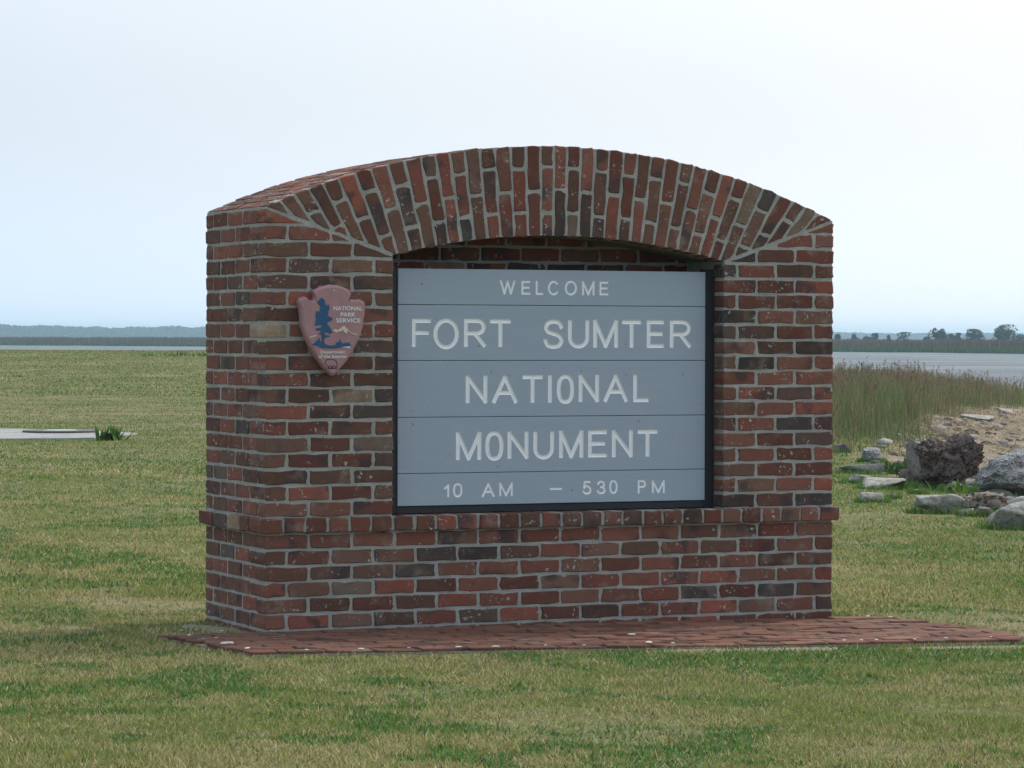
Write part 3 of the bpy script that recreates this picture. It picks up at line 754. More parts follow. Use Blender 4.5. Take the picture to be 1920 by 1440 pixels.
A_BIS = [(-0.0667, -0.0821), (-0.0747, -0.0854), (-0.0778, -0.0925), (-0.0761, -0.1006), (-0.0719, -0.1071), (-0.0632, -0.1137), (-0.0615, -0.1202), (-0.058, -0.112), (-0.0528, -0.1088), (-0.0476, -0.1137), (-0.0441, -0.1212), (-0.0431, -0.1104), (-0.0337, -0.1088), (-0.0302, -0.1212), (-0.025, -0.1202), (-0.0226, -0.1088), (-0.0226, -0.0991), (-0.0268, -0.0893), (-0.0372, -0.0835), (-0.0529, -0.0809), (-0.0667, -0.0821)]
A_BISG = [(-0.0701, -0.1201), (-0.058, -0.1192), (-0.0215, -0.1192), (-0.0215, -0.1218), (-0.0545, -0.1237), (-0.0684, -0.1224)]

def subdiv_outline(pts, k):
    out = []
    for i in range(len(pts)):
        a, b = Vector(pts[i]), Vector(pts[(i + 1) % len(pts)])
        for t_ in range(k): out.append(a + (b - a) * (t_ / k))
    return out

def plaque_body():
    pts = subdiv_outline(A_OUT, 2)                   # the outline runs clockwise; y goes from the face back to the wall
    n = len(pts); c2 = Vector((-0.045, 0.06))
    rng = random.Random(3)
    V_, F_ = [], []
    rings = [(0.010, YP), (0.0, YP + 0.006), (-0.004, YP + 0.024), (0.003, -0.004)]
    for inset, y in rings:
        for i, p in enumerate(pts):
            q = p - c2; j = 0 if inset == 0.010 else rng.uniform(-.0022, .0022)
            s_ = 1 - (inset + j) / q.length
            V_.append((c2.x + q.x * s_, y, c2.y + q.y * s_))
    F_.append(list(range(n))[::-1] if False else list(range(n)))
    for r_ in range(len(rings) - 1):
        for i in range(n):
            j = (i + 1) % n
            F_.append([r_ * n + i, (r_ + 1) * n + i, (r_ + 1) * n + j, r_ * n + j])
    bm = bmesh.new(); vs = [bm.verts.new(v) for v in V_]
    for f in F_: bm.faces.new([vs[k] for k in f])
    bmesh.ops.triangulate(bm, faces=[f for f in bm.faces if len(f.verts) > 4])
    bmesh.ops.recalc_face_normals(bm, faces=bm.faces)
    me = bpy.data.meshes.new('plaque_body'); bm.to_mesh(me); bm.free()
    me.transform(Matrix.Translation((0, 0.005, 0)))
    o = bpy.data.objects.new('plaque_body', me); COL.objects.link(o); me.materials.append(M['plaque']); o.parent = plq
    return o
pbody = plaque_body()

def flat_shape(name, polys, mat, y=-0.0018, th=0.0017):
    """painted relief standing a little proud of the plaque's face"""
    bm = bmesh.new(); yf = YP + 0.005 + y
    for pts in polys:
        vs = [bm.verts.new((p[0], yf, p[1])) for p in pts]
        for tri in tessellate_polygon([[Vector((p[0], p[1], 0)) for p in pts]]): bm.faces.new([vs[i_] for i_ in tri])
    bmesh.ops.recalc_face_normals(bm, faces=bm.faces)
    g = bmesh.ops.extrude_face_region(bm, geom=list(bm.faces))
    for v in g['geom']:
        if isinstance(v, bmesh.types.BMVert): v.co.y += th
    bmesh.ops.recalc_face_normals(bm, faces=bm.faces)
    me = bpy.data.meshes.new(name); bm.to_mesh(me); bm.free(); me.materials.append(mat)
    o = bpy.data.objects.new(name, me); COL.objects.link(o); o.parent = plq
    return o
flat_shape('tree_emblem', [A_TREE], M['emblem_blue'])
flat_shape('mountain_emblem', [A_MTN], M['emblem_cream'])
flat_shape('ridge_emblem', [A_MTL], M['emblem_cream'])
flat_shape('river_emblem', [A_RIV], M['emblem_white'], y=-0.0026)
def ribbon(pts, w):
    out = []
    for a, b in zip(pts[:-1], pts[1:]):
        a, b = Vector(a), Vector(b); d_ = (b - a).normalized(); n_ = Vector((-d_.y, d_.x)) * w / 2; e_ = d_ * w * .3
        out.append([tuple(a - e_ + n_), tuple(b + e_ + n_), tuple(b + e_ - n_), tuple(a - e_ - n_)])
    return out
flat_shape('bison_emblem', ribbon(A_BIS, 0.0022) + [A_BISG], M['emblem_navy'])
def plaque_text(word, x0, x1, z0, z1, bold):
    cu = bpy.data.curves.new('lettering', 'FONT'); cu.body = word; cu.extrude = 0.0006; cu.resolution_u = 3; cu.offset = 0.0
    ob = bpy.data.objects.new('lettering', cu); COL.objects.link(ob)
    cu.size = 1.0; cu.offset = bold
    dg = bpy.context.evaluated_depsgraph_get(); me = bpy.data.meshes.new_from_object(ob.evaluated_get(dg)); bpy.data.objects.remove(ob)
    co = np.array([v.co[:] for v in me.vertices]); mn, mx_ = co.min(0), co.max(0)
    for v in me.vertices:
        a = (v.co.x - mn[0]) / (mx_[0] - mn[0]); b = (v.co.y - mn[1]) / (mx_[1] - mn[1]); c_ = v.co.z / 0.0006
        v.co = (x0 + a * (x1 - x0), YP + 0.005 - 0.0012 - c_ * 0.0008, z0 + b * (z1 - z0))
    me.materials.clear(); me.materials.append(M['emblem_white'])
    o = bpy.data.objects.new('lettering', me); COL.objects.link(o); o.parent = plq
for w_, x0, z0, x1, z1, bo in (('NATIONAL', -0.0404, 0.1326, 0.0947, 0.151, .018), ('PARK', -0.0063, 0.1058, 0.0633, 0.1241, .018), ('SERVICE', -0.0278, 0.0791, 0.0871, 0.0982, .018),
                               ('Department', -0.0997, -0.0600, 0.0148, -0.0431, .012), ('of the Interior', -0.1093, -0.0769, 0.0246, -0.0617, .012)):
    plaque_text(w_, x0, x1, z0, z1, bo)
bm = bmesh.new(); bmesh.ops.create_uvsphere(bm, u_segments=10, v_segments=6, radius=0.0042)
for v in bm.verts: v.co = Vector((v.co.x - 0.0378, YP + 0.004 + v.co.y * .5, v.co.z + 0.2184))
me = bpy.data.meshes.new('screw'); bm.to_mesh(me); bm.free(); me.materials.append(M['steel'])
o = bpy.data.objects.new('screw', me); COL.objects.link(o); o.parent = plq

# ------------------------------------------------------------------ brick paving at the foot of the sign
PAVE = [(-0.50, -0.02), (-0.37, -0.90), (3.06, -1.265), (3.24, -1.06), (3.22, -0.40), (3.07, 0.0)]
def pave_z(x): return -0.0116 * x
def inside(poly, x, y):
    x = np.asarray(x); y = np.asarray(y); c_ = np.zeros(x.shape, bool)
    for i in range(len(poly)):
        (x0, y0), (x1, y1) = poly[i], poly[i - 1]
        with np.errstate(divide='ignore', invalid='ignore'):
            c_ ^= ((y0 > y) != (y1 > y)) & (x < (x1 - x0) * (y - y0) / (y1 - y0 + 1e-12) + x0)
    return c_
bed = [(x, y, pave_z(x) - .012) for x, y in PAVE] + [(x, y, pave_z(x) - .09) for x, y in PAVE]
k = len(PAVE)
paving = link('brick_paving', mesh_of(bed, [list(range(k)), list(range(2 * k - 1, k - 1, -1))] + [[i, k + i, k + (i + 1) % k, (i + 1) % k] for i in range(k)], 'brick_paving'), M['pale_sand'])
tag(paving, 'low apron of worn red pavers at the foot of the sign', kind='structure')
ang = math.atan2(-0.365, 3.43)
ca, sa = math.cos(ang), math.sin(ang)
pu, pv = Vector((ca, sa, -0.0116 * ca)), Vector((-sa, ca, 0.0116 * sa))
pn = pu.cross(pv).normalized()
PF = (Vector((-0.37, -0.90, pave_z(-0.37))), pu, pv, pn)
def to_pv(x, y): q = Vector((x + 0.37, y + 0.90)); return (q.x * ca + q.y * sa, -q.x * sa + q.y * ca)
outline = [to_pv(*p) for p in PAVE]
row = 0; v0 = 0.0
while v0 < 1.5:
    u0 = -0.3 - (P / 2 if row % 2 else 0) 
    while u0 < 4.0:
        poly = [(u0 + .004, v0 + .004), (u0 + P - .004, v0 + .004), (u0 + P - .004, v0 + .0976), (u0 + .004, v0 + .0976)]
        for i in range(k):
            poly = clip_poly(poly, outline[i], outline[(i + 1) % k], True)
            if len(poly) < 3: break
        if len(poly) >= 3 and abs(area(poly)) > 0.0035:
            cc_ = Vector((sum(p[0] for p in poly) / len(poly), sum(p[1] for p in poly) / len(poly)))
            wp = PF[0] + pu * cc_.x + pv * cc_.y
            if not (0.02 < wp.x < W - .02 and wp.y > 0.05):
                put_brick('paver', poly, PF, 0.055, paving, M['paver'], jit=.0022, rad=.006, bev=.004, proud=random.uniform(-.003, .004))
        u0 += P
    v0 += 0.1016; row += 1

# bare sand worn free along the paving and at the left foot of the wall
def sand_patch(cx, cy, rx, ry, rot, seed):
    n = 26; V_, F_ = [(0, 0, 0.003)], []
    for rr in (0.5, 0.8, 1.0):
        for i in range(n):
            a = 2 * math.pi * i / n; q = rr * (0.55 + 0.8 * float(vnoise(i * .9, seed)))
            x, y = q * rx * math.cos(a), q * ry * math.sin(a)
            V_.append((x * math.cos(rot) - y * math.sin(rot), x * math.sin(rot) + y * math.cos(rot), 0.003 if rr < 1 else -0.012))
    W_ = []
    for (x, y, z) in V_: W_.append((x, y, float(ground_z(cx + x, cy + y)) + z + 0.002))
    for i in range(n): F_.append([0, 1 + i, 1 + (i + 1) % n])
    for r_ in range(2):
        for i in range(n): a = 1 + r_ * n; F_.append([a + i, a + n + i, a + n + (i + 1) % n, a + (i + 1) % n])
    o = link('sand_patch', mesh_of(W_, F_, 'sand_patch', True), M['pale_sand'], loc=(cx, cy, 0)); tag(o, kind='structure')
SANDS = [(-0.10, 0.36, 0.10, 0.24, 0.2, 1), (1.75, -1.20, 0.5, 0.07, ang, 2), (2.75, -1.37, 0.4, 0.06, ang, 3), (3.45, -1.0, 0.28, 0.22, 0.3, 4)]
for a_ in SANDS: sand_patch(*a_)

# ------------------------------------------------------------------ white shell fragments on the paving
def shell_mesh(seed):
    rg = random.Random(seed); n = 9; V_, F_ = [(0, 0, 0.22)], []
    for rr, h in ((0.6, 0.17), (1.0, 0.0)):
        for i in range(n):
            a = 2 * math.pi * i / n; q = rr * rg.uniform(.7, 1.1)
            V_.append((0.5 * q * math.cos(a), 0.34 * q * math.sin(a), h + rg.uniform(-.03, .05)))
    for i in range(n): F_.append([0, 1 + i, 1 + (i + 1) % n]); F_.append([1 + i, 1 + n + i, 1 + n + (i + 1) % n, 1 + (i + 1) % n])
    me = mesh_of(V_, F_, 'shell', True); me.materials.append(M['shell']); return me
shells = [shell_mesh(s_) for s_ in range(4)]
for i, (x, y, w_) in enumerate([(-0.35, 0.1, 0.021), (-0.39, -0.13, 0.032), (-0.38, -0.29, 0.016), (-0.19, 0.03, 0.028), (0.02, -0.03, 0.023), (-0.32, -0.28, 0.023), (-0.36, -0.54, 0.073), (-0.35, -0.77, 0.048), (-0.14, -0.90, 0.026), (0.09, -0.92, 0.035), (0.3, -0.93, 0.022), (0.51, -0.96, 0.036), (0.67, -0.98, 0.04), (0.9, -0.98, 0.023), (1.06, -1.02, 0.027), (1.48, -0.62, 0.047), (1.38, -0.99, 0.059), (1.47, -1.04, 0.032), (2.26, -1.12, 0.028), (2.34, -1.13, 0.023), (2.41, -1.14, 0.033), (2.59, -1.16, 0.028), (2.75, -1.16, 0.038), (2.99, -1.15, 0.021), (3.01, -0.04, 0.036), (3.1, -0.1, 0.031)]):
    o = link('shell_fragment', shells[i % 4], M['shell'], loc=(x, y, pave_z(x) + 0.003))
    o.scale = (w_ * random.uniform(.6, 1.0), w_ * random.uniform(.4, .9), w_ * 0.5); o.rotation_euler = (0, 0, random.uniform(-.5, .5) + (math.pi if i % 3 else 0))
    where = 'largest white shell piece, long and flat, at the left end of the pavers' if i == 6 else 'second largest white shell piece near the left front corner of the pavers' if i == 7 else \
        'small white shell fragment at the left end of the red pavers' if i < 6 else 'small white shell fragment on the front paver edge below the left half of the sign' if i < 15 else \
        'flat pale shell lying mid paving away from the front edge' if i == 15 else 'white shell fragment on the front paver edge below the middle of the sign' if i < 18 else \
        'small white shell fragment on the front paver edge right of the sign board' if i < 24 else 'white shell fragment on the back paver edge right of the sign wall'
    tag(o, where, 'shell', 'shell fragments on the paving')

# ------------------------------------------------------------------ lawn
def blades(X, Y, Z, L, Wd, lean, cols, name, label, bend=False):
    n = len(X); az = RNG.uniform(0, 2 * np.pi, n); tw = az + RNG.uniform(0.6, 2.5, n)
    dx, dy = np.cos(az), np.sin(az); sx, sy = np.cos(tw) * Wd / 2, np.sin(tw) * Wd / 2
    hx, hz = np.sin(lean) * L, np.cos(lean) * L
    V_ = np.empty((n, 3, 3))
    V_[:, 0] = np.stack([X - sx, Y - sy, Z], 1); V_[:, 1] = np.stack([X + sx, Y + sy, Z], 1); V_[:, 2] = np.stack([X + dx * hx, Y + dy * hx, Z + hz], 1)
    if not bend:
        F_ = np.arange(3 * n).reshape(n, 3)
        return mesh_np(V_.reshape(-1, 3), F_, name, cols)
    V2 = np.empty((n, 5, 3)); m_ = 0.55
    mx_, my_, mz_ = X + dx * hx * .32, Y + dy * hx * .32, Z + hz * .62
    V2[:, 0] = V_[:, 0]; V2[:, 1] = V_[:, 1]
    V2[:, 2] = np.stack([mx_ + sx * .8, my_ + sy * .8, mz_], 1); V2[:, 3] = np.stack([mx_ - sx * .8, my_ - sy * .8, mz_], 1); V2[:, 4] = V_[:, 2]
    b_ = np.arange(n) * 5
    F_ = np.concatenate([np.stack([b_, b_ + 1, b_ + 2], 1), np.stack([b_, b_ + 2, b_ + 3], 1), np.stack([b_ + 3, b_ + 2, b_ + 4], 1)])
    return mesh_np(V2.reshape(-1, 3), F_, name, np.tile(cols, (3, 1)))

TAN, OLIVE, GREEN, YEL = np.array([.46, .395, .21]), np.array([.228, .28, .085]), np.array([.082, .185, .050]), np.array([.30, .27, .06])
def lawn_colour(x, y, d, s):
    n = len(x)
    mott = 0.55 * fbm(x * 1.0, y * 1.0, 41) + 0.45 * fbm(x * 5.0, y * 5.0, 43)
    dry = sm((mott - 0.42) / 0.15)
    g0 = 0.6 * fbm(x * 1.3 + 3, y * 1.3, 77) + 0.4 * fbm(x * 6 + 3, y * 6, 79)
    side = sm((s - 1.5) / 2.5) * sm((d - 15) / 3)            # greener ground towards the shore
    far = sm((d - 18) / 20)
    grn = np.clip(sm((g0 - 0.515) / 0.075) + 0.50 * side + 0.32 * far, 0, 1); dry = np.clip(dry * (1 - .45 * side) - 0.32 * far, 0, 1)
    r_ = RNG.random(n)
    c_ = np.where((r_ < 0.08 + 0.50 * dry)[:, None], TAN, OLIVE)
    g_ = RNG.random(n) < grn * 0.78
    c_ = np.where(g_[:, None], GREEN * (0.9 + 0.5 * RNG.random(n))[:, None], c_)
    y_ = RNG.random(n) < 0.05 + 0.10 * side
    c_ = np.where(y_[:, None], YEL, c_)
    k_ = RNG.random(n)
    c_ = np.where((k_ < .05)[:, None], np.array([.14, .095, .06]), c_); c_ = np.where((k_ > .975)[:, None], np.array([.50, .44, .30]), c_)
    return c_ * RNG.uniform(0.58, 1.42, n)[:, None], g_

def lawn_zone(d0, d1, n, L, Wd):
    d = d0 * (d1 / d0) ** RNG.random(n); s = (0.178 * d + 0.35) * RNG.uniform(-1, 1, n)
    x, y = xy(d, s)
    keep = ~inside(PAVE, x, y) & ~((x > -.01) & (x < W + .01) & (y > -.02) & (y < DEP + .01))
    for (cx, cy, rx, ry, rot, sd) in SANDS:
        qx, qy = x - cx, y - cy; a, b = qx * math.cos(rot) + qy * math.sin(rot), -qx * math.sin(rot) + qy * math.cos(rot)
        keep &= ~(((a / rx) ** 2 + (b / ry) ** 2 < 0.8) & (RNG.random(n) < .55))
    e = s - lawn_edge(d) + (fbm(x * .7, y * .7, 15) - .5) * 2.2
    keep &= RNG.random(n) > sm((e + 0.4) / 0.9)
    bare = sm((.6 * fbm(x * 1.1 + 9, y * 1.1, 63) + .4 * fbm(x * 4, y * 4, 64) - 0.56) / 0.08)
    keep &= RNG.random(n) > 0.75 * bare
    x, y, d, s = x[keep], y[keep], d[keep], s[keep]; n = len(x)
    grow = 0.7 + 0.7 * fbm(x * 1.5 + 3, y * 1.5, 77)
    cc, gg = lawn_colour(x, y, d, s)
    wide = np.where(gg & (RNG.random(n) < .5), 1.8, 1.0)                       # clover and other broad-leaved weeds in the green patches
    me = blades(x, y, ground_z(x, y) - 0.002, L * RNG.uniform(0.5, 1.35, n) * grow * np.where(wide > 1, .75, 1), Wd * wide * RNG.uniform(0.7, 1.4, n), RNG.uniform(0.45, 1.5, n), cc, 'lawn_grass', '')
    return me
lawn = empty('lawn_grass'); tag(lawn, 'mown patchy lawn of green and straw coloured grass', 'grass', kind='stuff')
for (a_, b_, n_, L_, w_) in ((8.2, 16, 480000, .025, .0050), (16, 30, 360000, .030, .0072), (30, 62, 280000, .034, .012), (62, 129, 260000, .042, .022)):
    tag(link('grass_blades', lawn_zone(a_, b_, n_, L_, w_), M['blades'], lawn), kind='stuff')

# ------------------------------------------------------------------ tall shore grass, straw litter
def shore_grass():
    n = 200000
    d = RNG.uniform(37, 106, n); s = RNG.uniform(2.0, 18.5, n); x, y = xy(d, s)
    e = s - lawn_edge(d)
    top = sm((d - 36) / 4) * sm((0.55 + 0.040 * (d - 42) + 0.10 * np.maximum(0, d - 68) - e + 1.1 * (fbm(x * .5, y * .5, 23) - .5)) / 0.8) * sm((s - 2.0) / 1.0)
    clump = 0.35 + 0.65 * sm((fbm(x * 1.1, y * 1.1, 29) - .3) / .3)
    keep = RNG.random(n) < top * clump * (0.9 - 0.35 * sm((d - 60) / 30))
    x, y, d, s, top = x[keep], y[keep], d[keep], s[keep], top[keep]; n = len(x)
    h = (0.10 + 0.54 * top * sm((d - 40 + 4 * (fbm(x * .4, y * .4, 87) - .5)) / 13)) * (1 - .22 * sm((d - 52) / 28)) * RNG.uniform(.5, 1.2, n) * (0.5 + 1.0 * fbm(x * .8, y * .8, 51))
    r_ = RNG.random(n); patch = fbm(x * .45, y * .45, 61)
    c_ = np.where((r_ < .22 + 0.40 * sm((patch - .46) / .12))[:, None], np.array([.255, .215, .125]), np.array([.125, .185, .07]))
    c_ = np.where((r_ > .93)[:, None], np.array([.17, .11, .085]), c_) * RNG.uniform(.6, 1.3, n)[:, None]
    me = blades(x, y, ground_z(x, y) - .01, h, 0.010 * RNG.uniform(.6, 1.4, n), np.abs(RNG.normal(0.28, .26, n)), c_, 'blades', '', True)
    root = empty('tall_shore_grass'); tag(root, 'tall green and brown grass growing along the river bank', 'grass', kind='stuff')
    tag(link('grass_stems', me, M['blades'], root), kind='stuff')
    k_ = RNG.random(n) < 0.06 * sm((d - 47) / 8)                                   # brown seed heads
    x, y, h = x[k_], y[k_], h[k_] * RNG.uniform(.85, 1.22, k_.sum()); n = len(x)
    cs = np.array([.20, .145, .105]) * RNG.uniform(.6, 1.4, n)[:, None]
    me1 = blades(x, y, ground_z(x, y), h * 1.02, np.full(n, .009), np.abs(RNG.normal(0, .05, n)), cs, 'stalks', '')
    tag(link('seed_stalks', me1, M['blades'], root), kind='stuff')
    xx, yy, zz = np.repeat(x, 5), np.repeat(y, 5), np.repeat(ground_z(x, y) + h * .80, 5); m = len(xx)
    zz = zz + RNG.uniform(0, .16, m)
    me2 = blades(xx + RNG.normal(0, .015, m), yy + RNG.normal(0, .015, m), zz, RNG.uniform(.05, .11, m), RNG.uniform(.014, .03, m), RNG.uniform(0, .9, m), np.repeat(cs, 5, 0), 'heads', '')
    tag(link('seed_heads', me2, M['blades'], root), kind='stuff')
shore_grass()

def straw():
    n = 90000
    d = RNG.uniform(36, 78, n); s = RNG.uniform(4, 15, n); x, y = xy(d, s); e = s - lawn_edge(d)
    dens = sm((fbm(x * .55, y * .55, 91) - .38) / .12) * sm((e + .1) / .5) * sm((4.4 - e) / 2.0)
    keep = RNG.random(n) < dens
    x, y = x[keep], y[keep]; n = len(x)
    c_ = np.where((RNG.random(n) < .6)[:, None], np.array([.46, .39, .27]), np.array([.16, .12, .08])) * RNG.uniform(.5, 1.35, n)[:, None]
    me = blades(x, y, ground_z(x, y) + RNG.uniform(.0, .06, n), RNG.uniform(.08, .36, n), RNG.uniform(.008, .02, n), RNG.normal(1.42, .14, n), c_, 'straw_litter', '')
    tag(link('straw_litter', me, M['blades']), 'dead straw washed up over the sandy bank', 'straw', kind='stuff')
straw()

# ------------------------------------------------------------------ loose rubble on the bank
def rubble():
    n = 1500
    d = 24 * (70 / 24) ** RNG.random(n); s = lawn_edge(d) + RNG.uniform(-.35, 4.0, n) ** 1.0; x, y = xy(d, s); e = s - lawn_edge(d)
    keep = RNG.random(n) < (0.25 + .75 * sm((fbm(x * .9, y * .9, 55) - .42) / .12)) * sm((e + .35) / .4)
    x, y = x[keep], y[keep]; n = len(x)
    bm = bmesh.new(); bmesh.ops.create_icosphere(bm, subdivisions=1, radius=1); B_ = np.array([v.co[:] for v in bm.verts]); T_ = np.array([[v.index for v in f.verts] for f in bm.faces]); bm.free()
    sz_ = RNG.gamma(2.0, .022, n) + .015; V_ = np.repeat(B_[None], n, 0) * RNG.uniform(.55, 1.25, (n, len(B_), 1)) * (sz_[:, None] * np.stack([RNG.uniform(.8, 1.6, n), RNG.uniform(.7, 1.3, n), RNG.uniform(.35, .7, n)], 1))[:, None]
    a = RNG.uniform(0, 6.28, n); X_ = V_[..., 0] * np.cos(a)[:, None] - V_[..., 1] * np.sin(a)[:, None]; Y_ = V_[..., 0] * np.sin(a)[:, None] + V_[..., 1] * np.cos(a)[:, None]
    V_[..., 0] = X_ + x[:, None]; V_[..., 1] = Y_ + y[:, None]; V_[..., 2] += (ground_z(x, y) + sz_ * .2)[:, None]
    F_ = (T_[None] + (np.arange(n) * len(B_))[:, None, None]).reshape(-1, 3)
    c_ = np.array([(.30, .29, .27), (.20, .175, .155), (.42, .41, .38), (.14, .12, .11)])[RNG.integers(0, 4, n)] * RNG.uniform(.8, 1.2, n)[:, None]
    t = NT('rubble'); c = t.attr('col', 'Color'); M['rubble'] = t.bsdf(t.mix(t.noise(t.pos(), 40, 3), c, t.mix(.5, c, (.05, .045, .04))), .95, t.bump(t.noise(t.pos(), 60, 3), .01, .8), .1)
    tag(link('shore_rubble', mesh_np(V_.reshape(-1, 3), F_, 'shore_rubble', np.repeat(c_, len(T_), 0)), M['rubble']), 'loose broken stones scattered over the sandy bank', 'rubble', kind='stuff')
rubble()

# ------------------------------------------------------------------ rocks
def rock(name, label, kind, x, y, w, h, dep, seed, sub=5, sink=0.12, rot=None, box=0.55, rough=0.10, flat=0.0, yaw=None):
    rg = np.random.default_rng(seed)
    if kind in ('rock_pale', 'rock_smooth'):                                       # split stone: flat broken faces, blunt edges
        q = rg.normal(size=(18, 3)); q /= np.linalg.norm(q, axis=1)[:, None]
        q = np.sign(q) * np.abs(q) ** .55 * rg.uniform(.78, 1.0, (18, 1)); q[:, 2] = np.clip(q[:, 2], -1, rg.uniform(.62, .8))
        bm = bmesh.new(); vs_ = [bm.verts.new(v) for v in q]
        h_ = bmesh.ops.convex_hull(bm, input=vs_)
        bmesh.ops.delete(bm, geom=[v for v in bm.verts if not v.link_faces], context='VERTS')
        bmesh.ops.dissolve_limit(bm, angle_limit=R(14), verts=bm.verts, edges=bm.edges)
        bmesh.ops.bevel(bm, geom=list(bm.edges), offset=.045, segments=1, affect='EDGES')
        bmesh.ops.triangulate(bm, faces=bm.faces)
        bmesh.ops.subdivide_edges(bm, edges=bm.edges, cuts=3, use_grid_fill=True)
        bmesh.ops.triangulate(bm, faces=bm.faces)
        V_ = np.array([v.co[:] for v in bm.verts]); V_ /= np.abs(V_).max(0); rough *= .42
    else:
        bm = bmesh.new(); bmesh.ops.create_icosphere(bm, subdivisions=sub, radius=1.0)
        V_ = np.array([v.co[:] for v in bm.verts]); V_ = np.sign(V_) * np.abs(V_) ** box      # squarer than a ball
        for k_ in range(9):                                                        # broken facets
            nn = rg.normal(size=3); nn /= np.linalg.norm(nn); lim = rg.uniform(.72, 1.05)
            q = V_ @ nn; over = np.maximum(q - lim, 0); V_ -= np.outer(over * .98, nn)
        V_ /= np.abs(V_).max(0)
    for f_, a_ in ((1.3, rough * 1.4), (3.1, rough), (7.0, rough * .55), (15, rough * .3)):
        nz = vn3(V_ * f_ + seed * 3.1, seed) - .5
        V_ = V_ * (1 + (a_ * nz * 2)[:, None])
    if kind in ('rock_porous', 'rock_pink'):
        pit = np.maximum(vn3(V_ * 13 + 5, seed + 4) - .55, 0); V_ = V_ * (1 - .34 * pit[:, None])
    V_[:, 2] *= 1 + flat * V_[:, 0]
    V_ /= np.abs(V_).max(0)
    V_ = V_ * np.array([w / 2, dep / 2, h / 2 * (1 + sink)])
    a = YAW if yaw is None else yaw
    for v, c_ in zip(bm.verts, V_): v.co = c_
    me = bpy.data.meshes.new(name); bm.to_mesh(me); bm.free()
    me.polygons.foreach_set('use_smooth', [True] * len(me.polygons)); me.set_sharp_from_angle(angle=R(26)); me.materials.append(M[kind])
    z = float(ground_z(x, y)) - h * sink
    o = link(name, me, None, loc=(x, y, z + h / 2 * (1 + sink))); o.rotation_euler = (rg.uniform(-.08, .08), rg.uniform(-.1, .1), a + rg.uniform(-.3, .3))
    return tag(o, label, 'rock', 'rocks along the shore')
FX, FY = FWD2
FRINGE = []
for i, (label, kind, x, y, w_, h_, dp, kw) in enumerate([
    ('largest dark brown pitted boulder in the pile at the lawn edge', 'rock_porous', 10.85, 11.9, .68, .50, .6, dict(sub=6, rough=.17, box=.6)),
    ('tall smooth grey brown boulder leaning behind the largest pitted one', 'rock_smooth', 11.2, 12.9, .36, .46, .4, dict(rough=.09, flat=-.2)),
    ('low dark stone wedged under the left side of the boulder pile', 'rock_porous', 11.1, 13.0, .22, .15, .3, dict(sub=4)),
    ('big grey lump of pebbled concrete right of the pitted boulder', 'rock_gravel', 10.9, 10.9, .68, .44, .6, dict(sub=6, rough=.10, flat=.25)),
    ('pinkish pitted stone lying in front of the pebbled concrete lump', 'rock_pink', 8.97, 8.3, .41, .20, .3, dict(rough=.14)),
    ('pale wedge shaped stone left of the pinkish pitted one', 'rock_pale', 8.6, 8.4, .39, .17, .25, dict(rough=.08, flat=.1)),
    ('large pale flat slab cut off by the right picture edge', 'rock_pale', 8.13, 6.5, .5, .23, .4, dict(rough=.06, box=.45)),
    ('fist sized pale stone between the pale wedge and pinkish rock', 'rock_pale', 8.6, 8.0, .12, .07, .1, dict(sub=4)),
    ('small grey stone between the pinkish rock and the flat slab', 'rock_smooth', 8.66, 7.83, .12, .09, .1, dict(sub=4)),
    ('small rounded grey white stone alone on the grass', 'rock_pale', 9.06, 10.2, .23, .10, .18, dict(sub=4)),
    ('low pale stone in the grass left of the long thin slab', 'rock_pale', 10.72, 13.3, .24, .09, .2, dict(sub=4)),
    ('long thin pale slab sunk in grass left of the boulder pile', 'rock_pale', 10.37, 12.2, .46, .11, .5, dict(flat=-.3)),
    ('flat pale slab farthest left in the grass behind the others', 'rock_pale', 11.95, 15.3, .48, .11, .5, dict()),
    ('dark grey stone right beside the edge of the sign wall', 'rock_smooth', 14.55, 20.3, .19, .12, .2, dict(sub=4)),
    ('grey pebbly stone in front of the tall shore grass', 'rock_gravel', 13.51, 17.8, .24, .18, .25, dict(sub=4)),
    ('tiny pale stone in the grass close to the sign wall edge', 'rock_pale', 10.35, 13.35, .10, .05, .1, dict(sub=4)),
    ('small grey stone in the grass right of the lone rounded one', 'rock_smooth', 9.5, 10.6, .09, .05, .1, dict(sub=4)),
    ('small pale stone at the foot of the largest pitted boulder', 'rock_pale', 10.1, 11.2, .13, .06, .12, dict(sub=4)),
    ('long bleached slab lying on the straw covered sand', 'rock_pale', 29.23, 40.5, .70, .10, 1.6, dict(sub=4, flat=-.2)),
    ('thin bleached slab near the water behind the straw', 'rock_pale', 35.66, 49.5, .42, .12, .8, dict(sub=4)),
]):
    rock('rock', label, kind, x, y, w_, h_, dp, 20 + i, **kw)
    if i < 18: FRINGE.append((x, y, w_, dp))

fx, fy = [], []
for (x, y, w_, dp) in FRINGE:                                   # longer grass the mower leaves around the stones
    n_ = int(700 * (w_ + dp) + 150); a = RNG.uniform(0, 2 * np.pi, n_); q = RNG.uniform(.85, 1.3, n_)
    u_, v_ = np.cos(a) * (w_ / 2 * q + .01), np.sin(a) * (dp / 2 * q + .01)
    fx.append(x + u_ * math.cos(YAW) - v_ * math.sin(YAW)); fy.append(y + u_ * math.sin(YAW) + v_ * math.cos(YAW))
fx, fy = np.concatenate(fx), np.concatenate(fy); n_ = len(fx)
cf = np.where((RNG.random(n_) < .35)[:, None], OLIVE, GREEN * 1.25) * RNG.uniform(.6, 1.4, n_)[:, None]
tag(link('grass_fringe', blades(fx, fy, ground_z(fx, fy), RNG.uniform(.03, .085, n_), RNG.uniform(.006, .011, n_), RNG.uniform(.1, 1.0, n_), cf, 'grass_fringe', ''), M['blades'], lawn), kind='stuff')

